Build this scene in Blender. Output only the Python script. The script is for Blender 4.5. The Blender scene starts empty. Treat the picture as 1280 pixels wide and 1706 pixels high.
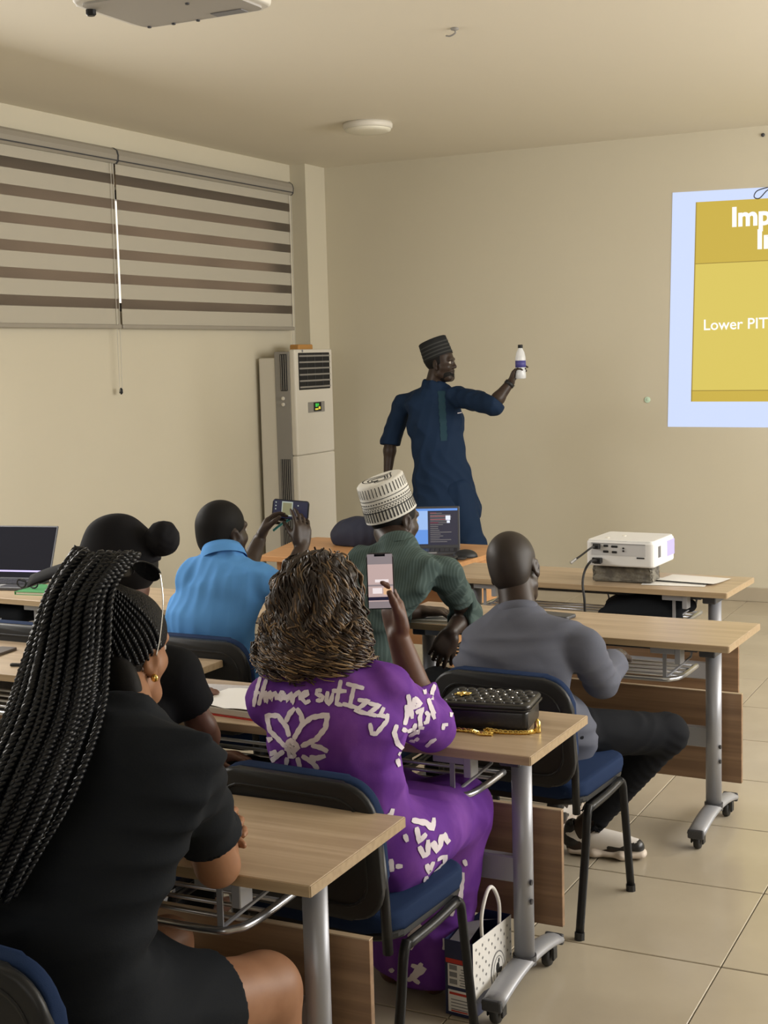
import bpy, bmesh, math, random
import numpy as np
from mathutils import Vector, Matrix
from mathutils.bvhtree import BVHTree
random.seed(7); np.random.seed(7)
PI = math.pi
scene = bpy.context.scene
COL = scene.collection

# ------------------------------------------------------------------ camera, light, exposure
cam_data = bpy.data.cameras.new('camera'); cam = bpy.data.objects.new('camera', cam_data); COL.objects.link(cam)
_yaw, _pitch, _roll = 0.4659, 0.1104, -0.0271
_f = Vector((-math.sin(_yaw)*math.cos(_pitch), math.cos(_yaw)*math.cos(_pitch), -math.sin(_pitch)))
_r0 = Vector((math.cos(_yaw), math.sin(_yaw), 0)); _u0 = _r0.cross(_f)
_r = _r0*math.cos(_roll) + _u0*math.sin(_roll); _u = _u0*math.cos(_roll) - _r0*math.sin(_roll)
cam.matrix_world = Matrix(((_r.x, _u.x, -_f.x, 5.5447), (_r.y, _u.y, -_f.y, -9.8709), (_r.z, _u.z, -_f.z, 1.7858), (0, 0, 0, 1)))
cam_data.sensor_fit = 'VERTICAL'; cam_data.sensor_height = 36.0; cam_data.lens = 2330.66/1706*36
cam_data.clip_start = 0.05; scene.camera = cam

world = bpy.data.worlds.new('daylight'); scene.world = world; world.use_nodes = True
wb = world.node_tree.nodes['Background']; wb.inputs[0].default_value = (1.0, 0.93, 0.80, 1); wb.inputs[1].default_value = 1.6

def area_light(name, loc, direction, sx, sy, power, color):
    d = bpy.data.lights.new(name, 'AREA'); d.shape = 'RECTANGLE'; d.size = sx; d.size_y = sy; d.energy = power; d.color = color
    o = bpy.data.objects.new(name, d); COL.objects.link(o); o.location = loc
    o.rotation_euler = Vector(direction).to_track_quat('-Z', 'Y').to_euler()
    return o
# daylight from the unblinded windows along the left and right walls out of frame, plus a weak fill lamp added at the rear
area_light('window_light_left', (0.12, -6.2, 2.0), (1, 0.0, -0.65), 4.0, 1.4, 150, (1.0, 0.97, 0.93))
area_light('window_light_right', (7.85, -3.6, 2.1), (-1, -0.05, 0.08), 5.6, 1.7, 315, (1.0, 0.97, 0.92))
area_light('fill_light_rear', (4.6, -12.7, 2.2), (-0.05, 1, 0.25), 5.0, 1.6, 45, (1.0, 0.97, 0.93))  # added fill, no window is built in the rear wall

scene.view_settings.view_transform = 'Standard'; scene.view_settings.look = 'None'
scene.view_settings.exposure = 0.0; scene.view_settings.gamma = 1.0; scene.view_settings.use_curve_mapping = False

# ------------------------------------------------------------------ materials
def _pr(m, *names):
    b = m.node_tree.nodes['Principled BSDF']
    return b
def mat(name, color, rough=0.6, metal=0.0, bump=None, var=None, emit=None, alpha=None, trans=None, spec=None, coat=None, sheen=None):
    m = bpy.data.materials.new(name); m.use_nodes = True
    nt = m.node_tree; b = nt.nodes['Principled BSDF']
    b.inputs['Base Color'].default_value = (*color, 1); b.inputs['Roughness'].default_value = rough; b.inputs['Metallic'].default_value = metal
    if spec is not None: b.inputs['Specular IOR Level'].default_value = spec
    if trans is not None: b.inputs['Transmission Weight'].default_value = trans
    if alpha is not None: b.inputs['Alpha'].default_value = alpha
    if coat is not None: b.inputs['Coat Weight'].default_value = coat
    if sheen is not None: b.inputs['Sheen Weight'].default_value = sheen
    if emit is not None:
        b.inputs['Emission Color'].default_value = (*color, 1); b.inputs['Emission Strength'].default_value = emit
    tc = nt.nodes.new('ShaderNodeTexCoord')
    if var:                                   # var = (other colour, scale xyz, low, high)
        mp = nt.nodes.new('ShaderNodeMapping'); mp.inputs['Scale'].default_value = var[1]
        nz = nt.nodes.new('ShaderNodeTexNoise'); nz.inputs['Scale'].default_value = 1.0; nz.inputs['Detail'].default_value = 4
        rp = nt.nodes.new('ShaderNodeMapRange'); rp.inputs[1].default_value = var[2]; rp.inputs[2].default_value = var[3]
        mx = nt.nodes.new('ShaderNodeMix'); mx.data_type = 'RGBA'
        mx.inputs['A'].default_value = (*color, 1); mx.inputs['B'].default_value = (*var[0], 1)
        L = nt.links.new
        L(tc.outputs['Object'], mp.inputs[0]); L(mp.outputs[0], nz.inputs['Vector']); L(nz.outputs[0], rp.inputs[0]); L(rp.outputs[0], mx.inputs['Factor'])
        L(mx.outputs['Result'], b.inputs['Base Color'])
    if bump:                                  # bump = (scale xyz, strength, distance)
        mp = nt.nodes.new('ShaderNodeMapping'); mp.inputs['Scale'].default_value = bump[0]
        nz = nt.nodes.new('ShaderNodeTexNoise'); nz.inputs['Scale'].default_value = 1.0; nz.inputs['Detail'].default_value = 3
        bp = nt.nodes.new('ShaderNodeBump'); bp.inputs['Strength'].default_value = bump[1]; bp.inputs['Distance'].default_value = bump[2]
        L = nt.links.new
        L(tc.outputs['Object'], mp.inputs[0]); L(mp.outputs[0], nz.inputs['Vector']); L(nz.outputs[0], bp.inputs['Height']); L(bp.outputs[0], b.inputs['Normal'])
    return m
def stripe_mat(name, c1, c2, axis, freq, rough):
    m = mat(name, c1, rough); nt = m.node_tree; b = nt.nodes['Principled BSDF']
    tc = nt.nodes.new('ShaderNodeTexCoord'); sp = nt.nodes.new('ShaderNodeSeparateXYZ'); mu = nt.nodes.new('ShaderNodeMath'); mu.operation = 'MULTIPLY'; mu.inputs[1].default_value = freq
    si = nt.nodes.new('ShaderNodeMath'); si.operation = 'SINE'; mr = nt.nodes.new('ShaderNodeMapRange'); mr.inputs[1].default_value = 0.1; mr.inputs[2].default_value = 0.7
    mx = nt.nodes.new('ShaderNodeMix'); mx.data_type = 'RGBA'; mx.inputs['A'].default_value = (*c1, 1); mx.inputs['B'].default_value = (*c2, 1)
    L = nt.links.new
    L(tc.outputs['Object'], sp.inputs[0]); L(sp.outputs[axis], mu.inputs[0]); L(mu.outputs[0], si.inputs[0]); L(si.outputs[0], mr.inputs[0]); L(mr.outputs[0], mx.inputs['Factor']); L(mx.outputs['Result'], b.inputs['Base Color'])
    return m

M = {}
M['wall'] = mat('cream_wall_paint', (0.60, 0.556, 0.44), 0.55, bump=((60, 60, 60), 0.08, 0.002), var=((0.578, 0.534, 0.42), (0.7, 0.7, 0.7), 0.35, 0.65))
M['ceiling'] = mat('ceiling_paint', (0.70, 0.65, 0.54), 0.8, bump=((40, 40, 40), 0.05, 0.002))
M['tile'] = mat('beige_floor_tile', (0.455, 0.40, 0.31), 0.22, var=((0.40, 0.35, 0.27), (2.5, 2.5, 2.5), 0.35, 0.7), bump=((3, 3, 3), 0.03, 0.01))
M['grout'] = mat('dark_grout', (0.10, 0.085, 0.06), 0.9)
M['oak'] = mat('light_oak_laminate', (0.47, 0.36, 0.245), 0.33, var=((0.385, 0.285, 0.185), (1.2, 38, 38), 0.42, 0.62))
M['oak_side'] = mat('oak_edge_band', (0.40, 0.295, 0.18), 0.4, var=((0.34, 0.245, 0.145), (1.2, 60, 60), 0.4, 0.65))
M['walnut'] = mat('brown_oak_panel', (0.30, 0.185, 0.105), 0.4, var=((0.21, 0.125, 0.07), (1.4, 30, 42), 0.38, 0.62))
M['orange_wood'] = mat('orange_beech_laminate', (0.52, 0.27, 0.115), 0.38, var=((0.45, 0.225, 0.09), (2, 22, 22), 0.4, 0.65))
M['steel'] = mat('silver_painted_steel', (0.33, 0.34, 0.375), 0.38, 0.3)
M['chrome'] = mat('chrome_wire', (0.48, 0.49, 0.52), 0.28, 0.9)
M['dark_metal'] = mat('dark_grey_metal', (0.06, 0.062, 0.07), 0.4, 0.3)
M['black_plastic'] = mat('black_plastic', (0.014, 0.015, 0.017), 0.42, bump=((220, 220, 220), 0.12, 0.001))
M['black_rubber'] = mat('black_rubber', (0.012, 0.012, 0.013), 0.6)
M['black_tube'] = mat('black_coated_tube', (0.012, 0.013, 0.015), 0.35)
M['blue_fabric'] = mat('navy_blue_seat_fabric', (0.012, 0.026, 0.072), 0.85, bump=((400, 400, 400), 0.3, 0.001))
M['white_plastic'] = mat('white_plastic', (0.66, 0.63, 0.56), 0.45)
M['projector_white'] = mat('projector_white_plastic', (0.70, 0.70, 0.70), 0.4)
M['grey_plastic'] = mat('grey_plastic', (0.26, 0.25, 0.235), 0.45)
M['dark_hole'] = mat('dark_opening', (0.008, 0.008, 0.009), 0.8)
M['concrete'] = mat('concrete_block', (0.20, 0.185, 0.15), 0.95, bump=((60, 60, 60), 0.9, 0.01), var=((0.11, 0.10, 0.085), (25, 25, 25), 0.4, 0.65))
M['paper'] = mat('white_paper', (0.75, 0.74, 0.72), 0.7)
M['cream_paper'] = mat('cream_page_edges', (0.62, 0.57, 0.47), 0.8)
M['glass'] = mat('window_glass', (1, 1, 1), 0.03, trans=1.0)
M['clear'] = mat('clear_plastic', (0.9, 0.9, 0.92), 0.12, alpha=0.35)
M['gold'] = mat('gold_metal', (0.80, 0.58, 0.18), 0.22, 1.0)
M['black_leather'] = mat('black_quilted_leather', (0.010, 0.010, 0.011), 0.33, bump=((120, 120, 120), 0.2, 0.002))
M['navy'] = mat('navy_card', (0.012, 0.018, 0.065), 0.5)
M['red'] = mat('red_print', (0.5, 0.035, 0.02), 0.6)
M['black_print'] = mat('black_print', (0.012, 0.012, 0.012), 0.7)
M['grey_print'] = mat('grey_print', (0.22, 0.22, 0.23), 0.7)
M['white_print'] = mat('white_print', (0.66, 0.60, 0.66), 0.8)
M['off_white'] = mat('off_white_fabric', (0.58, 0.565, 0.515), 0.85, bump=((300, 300, 300), 0.3, 0.001))
M['teal'] = mat('teal_strap', (0.10, 0.42, 0.38), 0.6)
M['green_book'] = mat('green_book_cover', (0.06, 0.25, 0.09), 0.5)
M['brown_wood'] = mat('honey_wood', (0.48, 0.24, 0.06), 0.5)
M['black_cloth'] = mat('black_cloth', (0.0105, 0.0125, 0.016), 0.85, bump=((260, 260, 260), 0.25, 0.001))
M['black_tee'] = mat('black_tee_cloth', (0.008, 0.0085, 0.010), 0.85, bump=((260, 260, 260), 0.2, 0.001))
M['cap_cloth'] = mat('black_cap_cloth', (0.010, 0.010, 0.012), 0.8, bump=((300, 300, 300), 0.25, 0.001))
M['blue_polo'] = mat('sky_blue_polo_cloth', (0.105, 0.30, 0.66), 0.85, bump=((350, 350, 350), 0.3, 0.001))
M['grey_shirt'] = mat('slate_grey_shirt_cloth', (0.105, 0.112, 0.145), 0.8, bump=((260, 260, 260), 0.2, 0.001))
M['green_shirt'] = stripe_mat('green_striped_shirt_cloth', (0.050, 0.074, 0.070), (0.072, 0.102, 0.096), 0, 700, 0.85)
M['navy_kaftan'] = mat('navy_kaftan_cloth', (0.0095, 0.023, 0.055), 0.75, bump=((200, 200, 200), 0.2, 0.001))
M['navy_embroidery'] = mat('teal_navy_placket', (0.016, 0.045, 0.065), 0.65)
M['purple'] = mat('purple_batik_cloth', (0.120, 0.032, 0.255), 0.8, var=((0.195, 0.065, 0.34), (9, 9, 5), 0.42, 0.68), bump=((260, 260, 260), 0.2, 0.001))
M['black_pants'] = mat('black_trouser_cloth', (0.008, 0.009, 0.012), 0.85, bump=((260, 260, 260), 0.2, 0.001))
M['skin_brown'] = mat('medium_brown_skin', (0.30, 0.150, 0.082), 0.48, var=((0.26, 0.125, 0.066), (20, 20, 20), 0.4, 0.7))
M['skin_deep'] = mat('deep_brown_skin', (0.125, 0.060, 0.040), 0.45, var=((0.10, 0.047, 0.031), (20, 20, 20), 0.4, 0.7))
M['skin_dark'] = mat('dark_brown_skin', (0.038, 0.024, 0.018), 0.42, var=((0.030, 0.019, 0.0145), (20, 20, 20), 0.4, 0.7))
M['short_hair'] = mat('cropped_black_hair', (0.010, 0.0095, 0.0095), 0.6, bump=((700, 700, 700), 0.5, 0.001))
M['shaved'] = mat('shaved_scalp_skin', (0.023, 0.0165, 0.0135), 0.5, spec=.3)
M['braid'] = mat('black_braiding_hair', (0.0058, 0.0068, 0.0095), 0.36, bump=((500, 500, 500), 0.3, 0.001))
M['scalp'] = mat('cornrow_hair', (0.009, 0.0085, 0.0085), 0.5, bump=((240, 240, 240), 1.0, 0.004))
M['eye_white'] = mat('eye_white', (0.42, 0.38, 0.34), 0.3)
M['iris'] = mat('dark_iris', (0.01, 0.006, 0.004), 0.1)
M['dark_cap'] = mat('dark_grey_kufi_cloth', (0.020, 0.021, 0.022), 0.8, bump=((200, 200, 200), 0.4, 0.001))
M['dark_cap_band'] = mat('grey_kufi_band', (0.050, 0.052, 0.050), 0.8)
M['lens'] = mat('dark_lens', (0.006, 0.006, 0.007), 0.12)
M['silver'] = mat('silver_frame', (0.7, 0.68, 0.64), 0.2, 1.0)
M['blind_solid'] = mat('grey_beige_blind_fabric', (0.43, 0.40, 0.33), 0.7, bump=((10, 500, 500), 0.15, 0.001))
M['blind_case'] = mat('grey_blind_cassette', (0.30, 0.275, 0.23), 0.4)
M['sneaker_white'] = mat('white_sneaker_leather', (0.68, 0.64, 0.60), 0.5)
M['bottle'] = mat('clear_bottle', (0.85, 0.88, 0.92), 0.12, alpha=0.6)
M['bottle_label'] = mat('blue_violet_bottle_label', (0.06, 0.055, 0.25), 0.5)
def sheer():
    m = bpy.data.materials.new('sheer_blind_mesh'); m.use_nodes = True; nt = m.node_tree; nt.nodes.clear()
    out = nt.nodes.new('ShaderNodeOutputMaterial'); d = nt.nodes.new('ShaderNodeBsdfDiffuse'); d.inputs[0].default_value = (0.18, 0.168, 0.145, 1)
    t = nt.nodes.new('ShaderNodeBsdfTranslucent'); t.inputs[0].default_value = (0.66, 0.55, 0.46, 1); mx = nt.nodes.new('ShaderNodeMixShader'); mx.inputs[0].default_value = 0.6
    nt.links.new(d.outputs[0], mx.inputs[1]); nt.links.new(t.outputs[0], mx.inputs[2]); nt.links.new(mx.outputs[0], out.inputs[0]); return m
M['sheer'] = sheer()
for k_ in ('black_cloth', 'black_tee', 'cap_cloth', 'blue_polo', 'grey_shirt', 'green_shirt', 'navy_kaftan', 'navy_embroidery', 'purple', 'black_pants', 'dark_cap', 'dark_cap_band', 'off_white', 'blue_fabric', 'short_hair', 'scalp'):
    M[k_].node_tree.nodes['Principled BSDF'].inputs['Specular IOR Level'].default_value = .12
for k_ in ('skin_dark', 'skin_deep', 'skin_brown', 'braid', 'black_plastic', 'black_tube'):
    M[k_].node_tree.nodes['Principled BSDF'].inputs['Specular IOR Level'].default_value = .3
def emit_mat(name, color, strength):
    m = bpy.data.materials.new(name); m.use_nodes = True; nt = m.node_tree; b = nt.nodes['Principled BSDF']
    b.inputs['Base Color'].default_value = (0.02, 0.02, 0.02, 1); b.inputs['Emission Color'].default_value = (*color, 1); b.inputs['Emission Strength'].default_value = strength; b.inputs['Roughness'].default_value = 0.5
    return m
M['e_white'] = emit_mat('projected_white', (0.62, 0.72, 1.0), 1.0)
M['e_gold'] = emit_mat('projected_gold', (0.58, 0.42, 0.05), 1.0)
M['e_yellow'] = emit_mat('projected_yellow', (0.69, 0.55, 0.10), 1.0)
M['e_text'] = emit_mat('projected_text', (0.95, 0.92, 0.88), 1.1)
M['e_line'] = emit_mat('projected_line', (0.34, 0.24, 0.03), 1.0)
M['e_violet'] = emit_mat('projector_lens_glow', (0.62, 0.52, 1.0), 1.1)
M['e_blue'] = emit_mat('screen_sky_blue', (0.12, 0.32, 0.85), 0.9)
M['e_lightblue'] = emit_mat('screen_light_blue', (0.35, 0.55, 0.95), 0.9)
M['e_navy'] = emit_mat('screen_dark_navy', (0.006, 0.007, 0.03), 1.0)
M['e_icon'] = emit_mat('screen_icon_white', (0.8, 0.85, 1.0), 1.0)
M['e_red'] = emit_mat('screen_red_text', (0.30, 0.06, 0.08), 1.0)
M['e_green'] = emit_mat('green_display', (0.03, 0.5, 0.05), 1.0)
M['e_amber'] = emit_mat('amber_display', (0.75, 0.6, 0.05), 1.0)
M['e_pink'] = emit_mat('phone_pink_view', (0.52, 0.38, 0.36), 1.0)
M['e_pinkgrey'] = emit_mat('phone_grey_view', (0.24, 0.20, 0.21), 1.0)
M['e_pale'] = emit_mat('phone_pale_view', (0.85, 0.75, 0.75), 1.0)
M['e_orange'] = emit_mat('phone_warm_view', (0.75, 0.45, 0.25), 1.0)
M['e_tan'] = emit_mat('phone_tan_view', (0.20, 0.19, 0.10), 1.0)
M['e_grey'] = emit_mat('phone_pale_border', (0.36, 0.40, 0.34), 1.0)
M['screen_off'] = mat('dark_glossy_screen', (0.007, 0.007, 0.012), 0.10, spec=.02)

# ------------------------------------------------------------------ object helpers
WO = {}
def add_props(o, label=None, cat=None, group=None, kind=None):
    if label: o['label'] = label
    if cat: o['category'] = cat
    if group: o['group'] = group
    if kind: o['kind'] = kind
    return o
def thing(name, label, cat, loc=(0, 0, 0), rz=0.0, group=None, kind=None):
    o = bpy.data.objects.new(name, None); COL.objects.link(o); o.location = loc; o.rotation_euler = (0, 0, rz); o.empty_display_size = 0.1
    WO[o.name] = Vector(loc)
    return add_props(o, label, cat, group, kind)
def mesh_from(name, v, f, m, smooth=False):
    me = bpy.data.meshes.new(name); me.from_pydata([tuple(p) for p in v], [], f); me.materials.append(m)
    if smooth: me.polygons.foreach_set('use_smooth', [True]*len(me.polygons))
    me.update(); return me
def obj(name, geo, m, parent=None, world=False, smooth=False, kind=None):
    """geo = (verts, faces); world=True: verts given in world space and moved into the parent's space."""
    v, f = geo
    base = WO.get(parent.name, Vector((0, 0, 0))) if parent is not None else Vector((0, 0, 0))
    if world and parent is not None: v = [(p[0]-base.x, p[1]-base.y, p[2]-base.z) for p in v]
    me = mesh_from(name, v, f, m, smooth)
    o = bpy.data.objects.new(name, me); COL.objects.link(o)
    if parent is not None: o.parent = parent
    WO[o.name] = base.copy()
    if kind: o['kind'] = kind
    return o
def tag(o, label, cat, group=None): return add_props(o, label, cat, group)
def dup(root, loc, rz, label, group=None):
    r = root.copy(); COL.objects.link(r); r.location = loc; r.rotation_euler = (0, 0, rz); r['label'] = label; WO[r.name] = Vector(loc)
    if group: r['group'] = group
    for ch in list(root.children):
        c = ch.copy(); COL.objects.link(c); c.parent = r
        for g in list(ch.children):
            d = g.copy(); COL.objects.link(d); d.parent = c
    return r
def join(*geos):
    V, F = [], []
    for v, f in geos:
        n = len(V); V += [tuple(p) for p in v]; F += [tuple(i+n for i in q) for q in f]
    return V, F
def xf(geo, mx): return [tuple(mx @ Vector(p)) for p in geo[0]], geo[1]
def mv(geo, d, rz=0.0):
    c, s = math.cos(rz), math.sin(rz)
    return [(p[0]*c-p[1]*s+d[0], p[0]*s+p[1]*c+d[1], p[2]+d[2]) for p in geo[0]], geo[1]
def box(c, s, bev=0.0, seg=1):
    bm = bmesh.new(); bmesh.ops.create_cube(bm, size=1.0)
    for v in bm.verts: v.co = Vector((c[0]+v.co.x*s[0], c[1]+v.co.y*s[1], c[2]+v.co.z*s[2]))
    if bev > 0: bmesh.ops.bevel(bm, geom=bm.edges[:], offset=bev, segments=seg, affect='EDGES', profile=0.5)
    bm.verts.index_update()
    g = [tuple(v.co) for v in bm.verts], [tuple(v.index for v in f.verts) for f in bm.faces]; bm.free(); return g
def prism(poly, z0, z1, bev=0.0, seg=1):
    n = len(poly)
    v = [(x, y, z0) for x, y in poly] + [(x, y, z1) for x, y in poly]
    f = [tuple(range(n-1, -1, -1)), tuple(range(n, 2*n))] + [(i, (i+1) % n, n+(i+1) % n, n+i) for i in range(n)]
    if bev > 0:
        bm = bmesh.new(); vs = [bm.verts.new(p) for p in v]
        for q in f: bm.faces.new([vs[i] for i in q])
        bm.edges.ensure_lookup_table()
        bmesh.ops.bevel(bm, geom=[e for e in bm.edges if abs(e.verts[0].co.z-e.verts[1].co.z) < 1e-7] if n > 6 else bm.edges[:], offset=bev, segments=seg, affect='EDGES', profile=0.5); bm.verts.index_update()
        v = [tuple(p.co) for p in bm.verts]; f = [tuple(p.index for p in q.verts) for q in bm.faces]; bm.free()
    return v, f
def rrect(w, h, r, n=5, cx=0, cy=0):
    p = []
    for k, (sx, sy) in enumerate(((1, 1), (-1, 1), (-1, -1), (1, -1))):
        for i in range(n+1):
            a = PI/2*k + PI/2*i/n
            p.append((cx+sx*(w/2-r)+r*math.cos(a), cy+sy*(h/2-r)+r*math.sin(a)))
    return p
AX = {'xy': lambda p: p, 'xz': lambda p: (p[0], -p[2], p[1]), 'yz': lambda p: (p[2], p[0], p[1])}
def plate(poly, t0, t1, plane='xz', bev=0.0, seg=1):
    """prism whose outline lies in 'xz' (depth along -y) or 'yz' (depth along x)."""
    v, f = prism(poly, t0, t1, bev, seg)
    return [AX[plane](p) for p in v], f
def frames(pts):
    P = [Vector(p) for p in pts]; T = []
    for i in range(len(P)):
        t = P[min(i+1, len(P)-1)]-P[max(i-1, 0)]
        T.append(t.normalized() if t.length > 1e-9 else Vector((0, 0, 1)))
    up = Vector((0, 0, 1)) if abs(T[0].z) < 0.9 else Vector((1, 0, 0))
    N = [(up-T[0]*up.dot(T[0])).normalized()]
    for i in range(1, len(P)):
        n = N[-1]-T[i]*N[-1].dot(T[i]); N.append(n.normalized() if n.length > 1e-6 else N[-1])
    return P, T, N, [t.cross(n) for t, n in zip(T, N)]
def tube(pts, r, n=8, closed=False, flat=1.0):
    P, T, N, B = frames(pts); V, F = [], []
    for i, p in enumerate(P):
        ri = r[i] if isinstance(r, (list, tuple)) else r
        for k in range(n):
            a = 2*PI*k/n; V.append(tuple(p+N[i]*(math.cos(a)*ri)+B[i]*(math.sin(a)*ri*flat)))
    m = len(P)
    for i in range(m-1 if not closed else m):
        j = (i+1) % m
        for k in range(n): F.append((i*n+k, i*n+(k+1) % n, j*n+(k+1) % n, j*n+k))
    if not closed: F += [tuple(range(n-1, -1, -1)), tuple(range((m-1)*n, m*n))]
    return V, F
def spline(pts, n=8):
    P = [Vector(p) for p in pts]; out = []
    for i in range(len(P)-1):
        a, b, c, d = P[max(i-1, 0)], P[i], P[i+1], P[min(i+2, len(P)-1)]
        for k in range(n):
            t = k/n; out.append(0.5*((2*b)+(c-a)*t+(2*a-5*b+4*c-d)*t*t+(3*b-a-3*c+d)*t**3))
    out.append(P[-1]); return out
def lathe(prof, n=24, c=(0, 0, 0), sx=1.0, sy=1.0):
    V, F = [], []
    for r, z in prof:
        for k in range(n): V.append((c[0]+r*sx*math.cos(2*PI*k/n), c[1]+r*sy*math.sin(2*PI*k/n), c[2]+z))
    m = len(prof)
    for i in range(m-1):
        for k in range(n): F.append((i*n+k, i*n+(k+1) % n, (i+1)*n+(k+1) % n, (i+1)*n+k))
    F += [tuple(range(n-1, -1, -1)), tuple(range((m-1)*n, m*n))]
    return V, F
def rotm(ax, ang, at=(0, 0, 0)):
    a = Vector(at); return Matrix.Translation(a) @ Matrix.Rotation(ang, 4, ax) @ Matrix.Translation(-a)
def basis(r, f, u, o=(0, 0, 0)):
    return Matrix(((r[0], f[0], u[0], o[0]), (r[1], f[1], u[1], o[1]), (r[2], f[2], u[2], o[2]), (0, 0, 0, 1)))
def ico(c, r, sub=2):
    bm = bmesh.new(); bmesh.ops.create_icosphere(bm, subdivisions=sub, radius=1.0)
    rr = r if isinstance(r, (tuple, list)) else (r, r, r)
    bm.verts.index_update()
    g = [(c[0]+v.co.x*rr[0], c[1]+v.co.y*rr[1], c[2]+v.co.z*rr[2]) for v in bm.verts], [tuple(v.index for v in f.verts) for f in bm.faces]; bm.free(); return g
def text_geo(body, size, bold=0.0, align='LEFT'):
    cu = bpy.data.curves.new('text_curve', 'FONT'); cu.body = body; cu.size = size; cu.offset = bold; cu.align_x = align; cu.resolution_u = 4
    o = bpy.data.objects.new('text_tmp', cu); COL.objects.link(o)
    dg = bpy.context.evaluated_depsgraph_get(); me = o.evaluated_get(dg).to_mesh()
    g = [tuple(v.co) for v in me.vertices], [tuple(p.vertices) for p in me.polygons]
    o.evaluated_get(dg).to_mesh_clear(); bpy.data.objects.remove(o); bpy.data.curves.remove(cu)
    return g

# ------------------------------------------------------------------ signed distance bodies (one continuous surface per figure or garment)
def V3(p): return np.array(p, float)
def nrm(v): v = V3(v); return v/np.linalg.norm(v)
def smooth_min(a, b, k):
    if k <= 0: return np.minimum(a, b)
    h = np.clip(0.5+0.5*(b-a)/k, 0, 1); return b+(a-b)*h-k*h*(1-h)
def cap(a, b, ra, rb=None, k=0.02, op='u'):
    a, b = V3(a), V3(b); rb = ra if rb is None else rb; d = b-a; L2 = max(d@d, 1e-12); R = max(ra, rb)
    def fn(X, Y, Z):
        t = np.clip(((X-a[0])*d[0]+(Y-a[1])*d[1]+(Z-a[2])*d[2])/L2, 0, 1)
        return np.sqrt((X-a[0]-t*d[0])**2+(Y-a[1]-t*d[1])**2+(Z-a[2]-t*d[2])**2)-(ra+(rb-ra)*t)
    return fn, np.minimum(a, b)-R, np.maximum(a, b)+R, k, op
def ell(c, r, B=None, k=0.02, op='u'):
    c, r = V3(c), V3(r); B = np.eye(3) if B is None else np.array(B, float)
    def fn(X, Y, Z):
        x, y, z = X-c[0], Y-c[1], Z-c[2]
        q = [(x*B[i][0]+y*B[i][1]+z*B[i][2])/r[i] for i in range(3)]
        k0 = np.sqrt(q[0]**2+q[1]**2+q[2]**2); k1 = np.sqrt((q[0]/r[0])**2+(q[1]/r[1])**2+(q[2]/r[2])**2)
        return k0*(k0-1)/np.maximum(k1, 1e-9)
    R = np.sqrt(((B.T*r)**2).sum(1)); return fn, c-R, c+R, k, op
def loft(secs, Rv, k=0.02, op='u', kk=0.03):
    """secs: (centre, half width along Rv, half depth)"""
    S = [(V3(c), w, d) for c, w, d in secs]; Rv = nrm(Rv)
    def fn(X, Y, Z):
        D = None
        for (c0, w0, d0), (c1, w1, d1) in zip(S[:-1], S[1:]):
            ax = c1-c0; L = np.linalg.norm(ax); ax = ax/L; r = Rv-ax*(Rv@ax); r /= np.linalg.norm(r); fo = np.cross(ax, r)
            x, y, z = X-c0[0], Y-c0[1], Z-c0[2]
            h = x*ax[0]+y*ax[1]+z*ax[2]; t = np.clip(h/L, 0, 1); w = w0+(w1-w0)*t; d = d0+(d1-d0)*t; e = h-t*L
            u = x*r[0]+y*r[1]+z*r[2]; v = x*fo[0]+y*fo[1]+z*fo[2]; m = np.minimum(w, d)
            q = (np.sqrt((u/w)**2+(v/d)**2+(e/m)**2)-1)*m
            D = q if D is None else smooth_min(D, q, kk)
        return D
    R = max(max(w, d) for _, w, d in S); C = np.array([c for c, _, _ in S])
    return fn, C.min(0)-R, C.max(0)+R, k, op
def cut(c, n, R, op='s', k=0.0):
    """removes what lies beyond the plane (c, n) inside a ball of radius R"""
    c, n = V3(c), nrm(n)
    def fn(X, Y, Z):
        return np.maximum(-((X-c[0])*n[0]+(Y-c[1])*n[1]+(Z-c[2])*n[2]), np.sqrt((X-c[0])**2+(Y-c[1])**2+(Z-c[2])**2)-R)
    return fn, c-R, c+R, k, op
def folds(amp, freq, seed, stretch=(1, 1, 1)):
    """soft ridged cloth folds: bands of creases that come and go"""
    rs = np.random.RandomState(seed); st = np.array(stretch)
    W = [(rs.randn(3)*freq*st, rs.rand()*6.28, rs.randn(3)*freq*.35, rs.rand()*6.28, rs.randn(3)*9, rs.rand()*6.28) for _ in range(6)]
    def fn(X, Y, Z):
        D = 0
        for w, p, w2, p2, w3, p3 in W:
            ph = X*w[0]+Y*w[1]+Z*w[2]+p+1.4*np.sin(X*w2[0]+Y*w2[1]+Z*w2[2]+p2)
            D = D+(.5-np.abs(np.sin(ph))**1.2)*np.clip(.35+np.sin(X*w3[0]+Y*w3[1]+Z*w3[2]+p3), 0, 1)
        return D*(-amp*.9)
    return fn
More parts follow.
